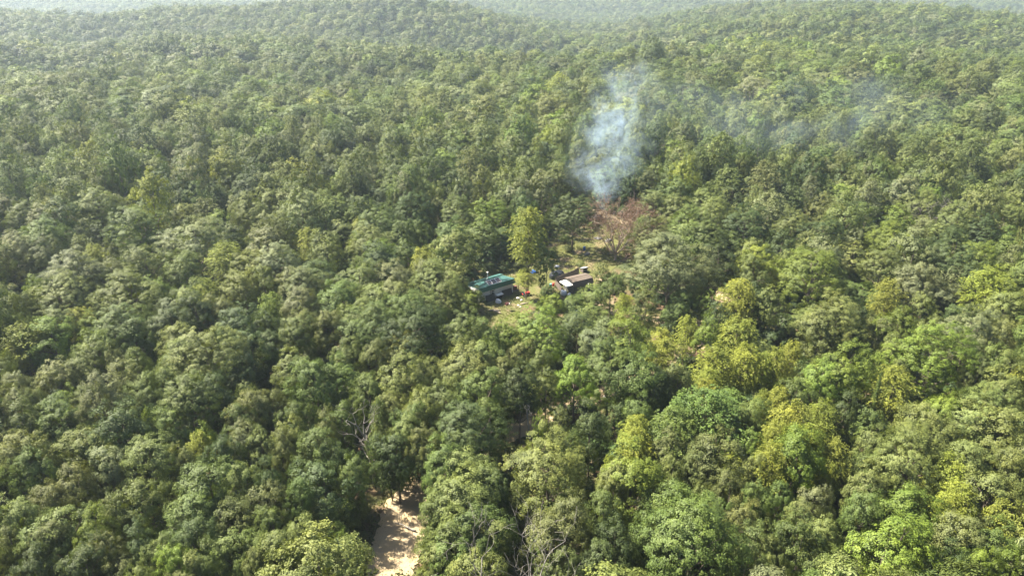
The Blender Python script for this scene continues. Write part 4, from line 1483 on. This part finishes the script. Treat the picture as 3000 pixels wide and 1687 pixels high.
aw = MB().slab([(-1.45, 0.15, 1.92), (-0.02, 0.15, 2.02), (-0.02, 2.95, 2.08), (-1.45, 2.95, 1.98)], 0.05).build("awning", M_WHITE, sh)
for ly in (0.25, 2.75):
    MB().box(-1.40, -1.30, ly, ly + 0.1, 0, 1.86).build("post", M_WOOD, aw)


def board_fence(a_px, b_px, h, label, mat, bw=0.30, gap=0.03, group=None, name="wooden_fence", tilt=0.0, seed=0, double=False):
    a, b = at(*a_px), at(*b_px)
    rr = random.Random(seed)
    ln = (b - a).length
    e = empty(name, a, math.atan2(b.y - a.y, b.x - a.x))
    n = max(1, int(ln / (bw + gap)))
    for i in range(n):
        x = i * (bw + gap)
        hh = h * rr.uniform(0.94, 1.05)
        MB().quad_box([(x, 0, 0), (x + bw, 0, 0), (x + bw, 0.035, 0), (x, 0.035, 0), (x, tilt + rr.uniform(-0.02, 0.02), hh), (x + bw, tilt, hh), (x + bw, 0.035 + tilt, hh), (x, 0.035 + tilt, hh)]).build("board", mat, e)
    for z in (0.35, h * 0.8):
        MB().box(0, n * (bw + gap), 0.04 + tilt * z / h, 0.09 + tilt * z / h, z, z + 0.09).build("rail", mat, e)
    for x in (0.05, n * (bw + gap) - 0.1):
        MB().box(x, x + 0.1, 0.092 + tilt, 0.19 + tilt, 0, h * 1.04).build("post", mat, e)
    tag(e, label, "fence", group)
    return e


board_fence((1628, 836), (1698, 806), 1.75, "long weathered board fence behind the shed", M_WOOD, seed=1)
board_fence((1627, 838), (1648, 862), 1.3, "short weathered board fence left of the white awning", M_WOOD, seed=2)
board_fence((1744, 850), (1768, 838), 1.5, "tan plywood screen at the right end of the shed", M_PLY, bw=0.6, gap=0.005, seed=3, name="plywood_screen")
board_fence((1744, 820), (1768, 838), 1.5, "pale-topped plywood screen running behind the shed's right end", M_PLY, bw=0.6, gap=0.005, seed=4, name="plywood_screen")
o = lumpy("covered_car", M_TARP, at(1632, 812), 1.9, 1.15, 1.75, 12, "car under a black tarp behind the long board fence", "car", flat=1.0, rot=0.6, subdiv=4, rough=0.12)
lumpy("white_bundle", M_WHITETARP, at(1631, 783), 0.5, 0.4, 0.5, 13, "small white bundle behind the black tarp", "bundle", rough=0.3)
# round tank and bag in front of the awning
q = at(1651, 864)
e = empty("water_tank", q, 0.4)
tag(e, "round grey-white tank in front of the white awning", "tank")
MB().lathe([(0.10, 0.0), (0.55, 0.05), (0.62, 0.3), (0.62, 0.75), (0.50, 0.98), (0.16, 1.06)], sides=20).build("body", M_WHITETARP, e, True)
MB().lathe([(0.15, 1.06), (0.16, 1.14), (0.04, 1.16)], sides=12).build("lid", M_BLACK, e)
lumpy("white_sack", M_WHITETARP, at(1668, 867), 0.36, 0.30, 0.75, 15, "white sack standing between the round tank and the shed", "sack", rough=0.25)
q = at(1621, 838)
MBq = MB().lathe([(0.24, 0), (0.26, 0.05), (0.26, 0.6), (0.24, 0.66)], sides=14)
o = MBq.build("oil_drum", M_RED, None, True); o.location = q
tag(o, "small red drum at the left end of the board fences", "drum")
q = at(1613, 843)
o = MB().lathe([(0.26, 0), (0.30, 0.2), (0.30, 0.75), (0.24, 0.9)], sides=14).build("barrel", M_TEAL, None, True); o.location = q
tag(o, "teal barrel beside the small red drum", "barrel")
q = at(1712, 733)
o = MB().lathe([(0.28, 0), (0.30, 0.1), (0.30, 0.8), (0.28, 0.88)], sides=14).build("barrel", M_BLUE, None, True); o.location = q
tag(o, "dark blue barrel standing alone left of the withered tree", "barrel")
# small lean-to behind the fence end
q = at(1708, 800)
e = empty("dog_house", q, ang2)
tag(e, "small dark hutch with slanted roof at the end of the long board fence", "hutch")
MB().prism([(0, 0, 0), (0, 1.0, 0), (0, 1.0, 0.8), (0, 0, 1.1)], (1.1, 0, 0)).build("body", M_WOOD, e)
MB().slab([(-0.1, -0.12, 1.16), (1.2, -0.12, 1.16), (1.2, 1.1, 0.84), (-0.1, 1.1, 0.84)], 0.05).build("roof", M_STEEL, e)
MB().box(0.3, 0.8, -0.02, -0.003, 0.05, 0.65).build("dark_opening_plate", M_BLACK, e)  # black plate stands in for the shade inside a doorway; the body is solid

for i, (px, py, rx, ry, rz, lab) in enumerate([
    (1752, 700, 0.9, 0.7, 0.45, "grey rubble heap left of the withered tree's trunk"), (1783, 706, 0.9, 0.6, 0.5, "grey rubble heap right under the withered tree's limbs"),
    (1720, 745, 1.0, 0.5, 0.35, "long low rubble heap between the fence and the withered tree"), (1748, 640, 1.8, 1.3, 0.8, "smouldering ash heap on the far dirt track where smoke rises")]):
    lumpy("rubble_heap", M_ASH, at(px, py), rx, ry, rz, 30 + i, lab, "heap", "rubble heaps in the clearing", rot=0.4 * i, rough=0.35)

# fallen limb on the road
e = empty("fallen_branch", at(1212, 1560), 0)
tag(e, "dead grey branch lying across the sandy road", "branch")
tipv = at(1158, 1541) - at(1212, 1560)
r9 = np.random.default_rng(91)
mb = MB()
path = limb(mb, (0.25, 0, 0.30), (tipv.x, tipv.y, 0.55), 0.11, 0.045, r9, 6, 0.03, 6)
mb.build("limb", M_DEADWOOD, e, True)
for t, dx, dy, dz in ((2, 0.1, 0.5, 1.6), (3, -0.1, 0.7, 1.9), (4, -0.3, 0.5, 1.2), (1, -0.5, -0.8, 0.1), (5, -0.2, 0.3, 0.8)):
    b = MB()
    grow(b, path[t], (dx, dy, dz), 1.2, 0.03, 1, r9, 4, 0.15, minr=0.01)
    b.build("twig", M_DEADWOOD, e, True)

# ------------------------------------------------------------------ grass in the clearing and on the verge
def grass():
    rg = np.random.default_rng(21)
    bx0, bx1 = min(p.x for p in CLEAR) - 1, max(p.x for p in CLEAR) + 1
    by0, by1 = min(p.y for p in CLEAR) - 1, max(p.y for p in CLEAR) + 1
    X = rg.uniform(bx0, bx1, 60000)
    Y = rg.uniform(by0, by1, 60000)
    k = in_poly(X, Y, CLEAR) & (np.sin(X * 0.55 + 2 * np.sin(Y * 0.31)) + np.cos(Y * 0.42 - X * 0.2) > -1.1)
    X, Y = X[k], Y[k]
    p = catmull(ROAD, 14)
    i = rg.integers(0, len(p) - 1, 9000)
    RX = np.array([p[j].x for j in i]); RY = np.array([p[j].y for j in i])
    TXv = np.array([p[j + 1].x - p[j].x for j in i]); TYv = np.array([p[j + 1].y - p[j].y for j in i])
    ln = np.hypot(TXv, TYv)
    off = rg.choice([-1, 1], len(i)) * (2.5 + np.abs(rg.normal(0, 0.9, len(i))))
    RX = RX - TYv / ln * off + rg.normal(0, 0.4, len(i)); RY = RY + TXv / ln * off + rg.normal(0, 0.4, len(i))
    X = np.concatenate([X, RX]); Y = np.concatenate([Y, RY])
    inside = np.array([local_in(x, y) for x, y in zip(X, Y)])
    X, Y = X[~inside], Y[~inside]
    n = len(X)
    h = rg.uniform(0.05, 0.19, n)
    h[-8000:] *= 1.5
    a = rg.uniform(0, 6.28, n)
    wv = np.stack([np.cos(a), np.sin(a), np.zeros(n)], 1) * rg.uniform(0.04, 0.11, (n, 1))
    tipo = np.stack([rg.normal(0, 0.11, n), rg.normal(0, 0.11, n), h], 1)
    base = np.stack([X, Y, np.zeros(n)], 1)
    P = np.stack([base - wv, base + wv, base + wv * 0.35 + tipo, base - wv * 0.35 + tipo], 1)
    o = link(bpy.data.objects.new("grass", quads_mesh("grass", P, (M_LEAF,), {"vary": np.clip(rg.normal(0.5, 0.2, n), 0, 1)})))
    o["tint"] = [0.098, 0.112, 0.032]
    tag(o, kind="stuff")


def local_in(x, y):
    for e_, lx, ly in ((cab, HL, HD), (sh, SL, SD)):
        m = Matrix.Rotation(-e_.rotation_euler.z, 2) @ Vector((x - e_.location.x, y - e_.location.y))
        if -0.2 < m.x < lx + 0.2 and -0.2 < m.y < ly + 0.2:
            return True
    return False


grass()

# ------------------------------------------------------------------ smoke rising from the heap on the track
def smoke():
    base = at(1744, 640)
    m, nt, out = new_mat("wood_smoke")
    tc = N(nt, "ShaderNodeTexCoord")
    n1 = N(nt, "ShaderNodeTexNoise", i_Scale=0.09, i_Detail=2.0)
    L(nt, tc.outputs["Object"], n1.inputs["Vector"])
    # swirl the coordinates
    sub = N(nt, "ShaderNodeVectorMath", operation='SUBTRACT')
    L(nt, n1.outputs["Color"], sub.inputs[0])
    sub.inputs[1].default_value = (0.5, 0.5, 0.5)
    mul = N(nt, "ShaderNodeVectorMath", operation='SCALE')
    mul.inputs["Scale"].default_value = 11.0
    L(nt, sub.outputs[0], mul.inputs[0])
    sep0 = N(nt, "ShaderNodeSeparateXYZ")
    L(nt, tc.outputs["Object"], sep0.inputs[0])
    swirl = N(nt, "ShaderNodeMapRange", i_1=0.0, i_2=14.0)
    L(nt, sep0.outputs[2], swirl.inputs[0])
    mul2 = N(nt, "ShaderNodeVectorMath", operation='SCALE')
    L(nt, mul.outputs[0], mul2.inputs[0])
    L(nt, swirl.outputs[0], mul2.inputs["Scale"])
    add = N(nt, "ShaderNodeVectorMath", operation='ADD')
    L(nt, tc.outputs["Object"], add.inputs[0])
    L(nt, mul2.outputs[0], add.inputs[1])
    sep = N(nt, "ShaderNodeSeparateXYZ")
    L(nt, add.outputs[0], sep.inputs[0])
    t = N(nt, "ShaderNodeMapRange", i_1=0.0, i_2=40.0)
    L(nt, sep0.outputs[2], t.inputs[0])

    def curve(pts):
        c = N(nt, "ShaderNodeFloatCurve")
        cu = c.mapping.curves[0]
        while len(cu.points) < len(pts):
            cu.points.new(0.5, 0.5)
        for q, (a, b) in zip(cu.points, pts):
            q.location = (a, b)
        c.mapping.update()
        L(nt, t.outputs[0], c.inputs["Value"])
        return c.outputs[0]
    ax = N(nt, "ShaderNodeMapRange", i_3=-10.0, i_4=30.0)       # sideways drift in metres
    L(nt, curve([(0.0, 0.25), (0.12, 0.26), (0.28, 0.27), (0.45, 0.31), (0.65, 0.37), (0.85, 0.40), (1.0, 0.38)]), ax.inputs[0])
    rd = N(nt, "ShaderNodeMapRange", i_3=0.0, i_4=14.0)
    L(nt, curve([(0.0, 0.20), (0.12, 0.38), (0.30, 0.85), (0.5, 0.80), (0.7, 0.85), (0.9, 0.72), (1.0, 0.6)]), rd.inputs[0])
    dens = curve([(0.0, 1.0), (0.14, 1.0), (0.35, 0.50), (0.6, 0.50), (0.8, 0.34), (0.93, 0.13), (1.0, 0.0)])
    dx = N(nt, "ShaderNodeMath", operation='SUBTRACT')
    L(nt, sep.outputs[0], dx.inputs[0])
    L(nt, ax.outputs[0], dx.inputs[1])
    cv = N(nt, "ShaderNodeCombineXYZ")
    L(nt, dx.outputs[0], cv.inputs[0])
    L(nt, sep.outputs[1], cv.inputs[1])
    ln = N(nt, "ShaderNodeVectorMath", operation='LENGTH')
    L(nt, cv.outputs[0], ln.inputs[0])
    q = N(nt, "ShaderNodeMath", operation='DIVIDE')
    L(nt, ln.outputs["Value"], q.inputs[0])
    L(nt, rd.outputs[0], q.inputs[1])
    fall = N(nt, "ShaderNodeMapRange", interpolation_type='SMOOTHSTEP', i_1=1.0, i_2=0.1)
    L(nt, q.outputs[0], fall.inputs[0])
    n2 = N(nt, "ShaderNodeTexNoise", i_Scale=0.15, i_Detail=6.0, i_Roughness=0.66, i_Distortion=1.3)
    L(nt, add.outputs[0], n2.inputs["Vector"])
    wisp = N(nt, "ShaderNodeMapRange", i_1=0.47, i_2=0.70)
    L(nt, n2.outputs[0], wisp.inputs[0])
    a1 = N(nt, "ShaderNodeMath", operation='MULTIPLY')
    L(nt, fall.outputs[0], a1.inputs[0])
    L(nt, wisp.outputs[0], a1.inputs[1])
    a2 = N(nt, "ShaderNodeMath", operation='MULTIPLY')
    L(nt, a1.outputs[0], a2.inputs[0])
    L(nt, dens, a2.inputs[1])
    a3 = N(nt, "ShaderNodeMath", operation='MULTIPLY')
    a3.inputs[1].default_value = 0.27
    L(nt, a2.outputs[0], a3.inputs[0])
    pv = N(nt, "ShaderNodeVolumePrincipled")
    pv.inputs["Color"].default_value = (0.64, 0.81, 1.0, 1)
    pv.inputs["Anisotropy"].default_value = 0.3
    L(nt, a3.outputs[0], pv.inputs["Density"])
    L(nt, pv.outputs[0], out.inputs["Volume"])
    o = MB().box(-17, 27, -13, 13, 0.3, 40).build("smoke", m)
    o.location = (base.x, base.y, 0)
    o["label"] = "blue-white smoke plume rising from the clearing"
    tag(o, kind="stuff")
    # thin drift further right
    m, nt, out = new_mat("thin_smoke")
    tc = N(nt, "ShaderNodeTexCoord")
    gr = N(nt, "ShaderNodeTexGradient", gradient_type='SPHERICAL')
    mp = N(nt, "ShaderNodeMapping")
    mp.inputs["Scale"].default_value = (1 / 52.0, 1 / 17.0, 1 / 15.0)
    L(nt, tc.outputs["Object"], mp.inputs[0])
    L(nt, mp.outputs[0], gr.inputs[0])
    n2 = N(nt, "ShaderNodeTexNoise", i_Scale=0.07, i_Detail=5.0, i_Distortion=1.0)
    L(nt, tc.outputs["Object"], n2.inputs["Vector"])
    wisp = N(nt, "ShaderNodeMapRange", i_1=0.47, i_2=0.74)
    L(nt, n2.outputs[0], wisp.inputs[0])
    a1 = N(nt, "ShaderNodeMath", operation='MULTIPLY')
    L(nt, gr.outputs["Fac"], a1.inputs[0])
    L(nt, wisp.outputs[0], a1.inputs[1])
    a3 = N(nt, "ShaderNodeMath", operation='MULTIPLY')
    a3.inputs[1].default_value = 0.022
    L(nt, a1.outputs[0], a3.inputs[0])
    pv = N(nt, "ShaderNodeVolumePrincipled")
    pv.inputs["Color"].default_value = (0.64, 0.81, 1.0, 1)
    pv.inputs["Anisotropy"].default_value = 0.3
    L(nt, a3.outputs[0], pv.inputs["Density"])
    L(nt, pv.outputs[0], out.inputs["Volume"])
    o = MB().box(-52, 52, -17, 17, -15, 15).build("drifting_smoke", m)
    o.location = (base.x + 52, base.y + 22, 22)
    tag(o, kind="stuff")


smoke()

# ------------------------------------------------------------------ haze
def haze():
    m, nt, out = new_mat("hazy_air")
    pv = N(nt, "ShaderNodeVolumePrincipled")
    pv.inputs["Color"].default_value = (0.70, 0.84, 1.0, 1)
    pv.inputs["Density"].default_value = 0.00017
    pv.inputs["Anisotropy"].default_value = 0.35
    L(nt, pv.outputs[0], out.inputs["Volume"])
    o = MB().box(-4000, 4000, -3700, 4000, -45, 95).build("haze", m)
    tag(o, kind="stuff")


haze()
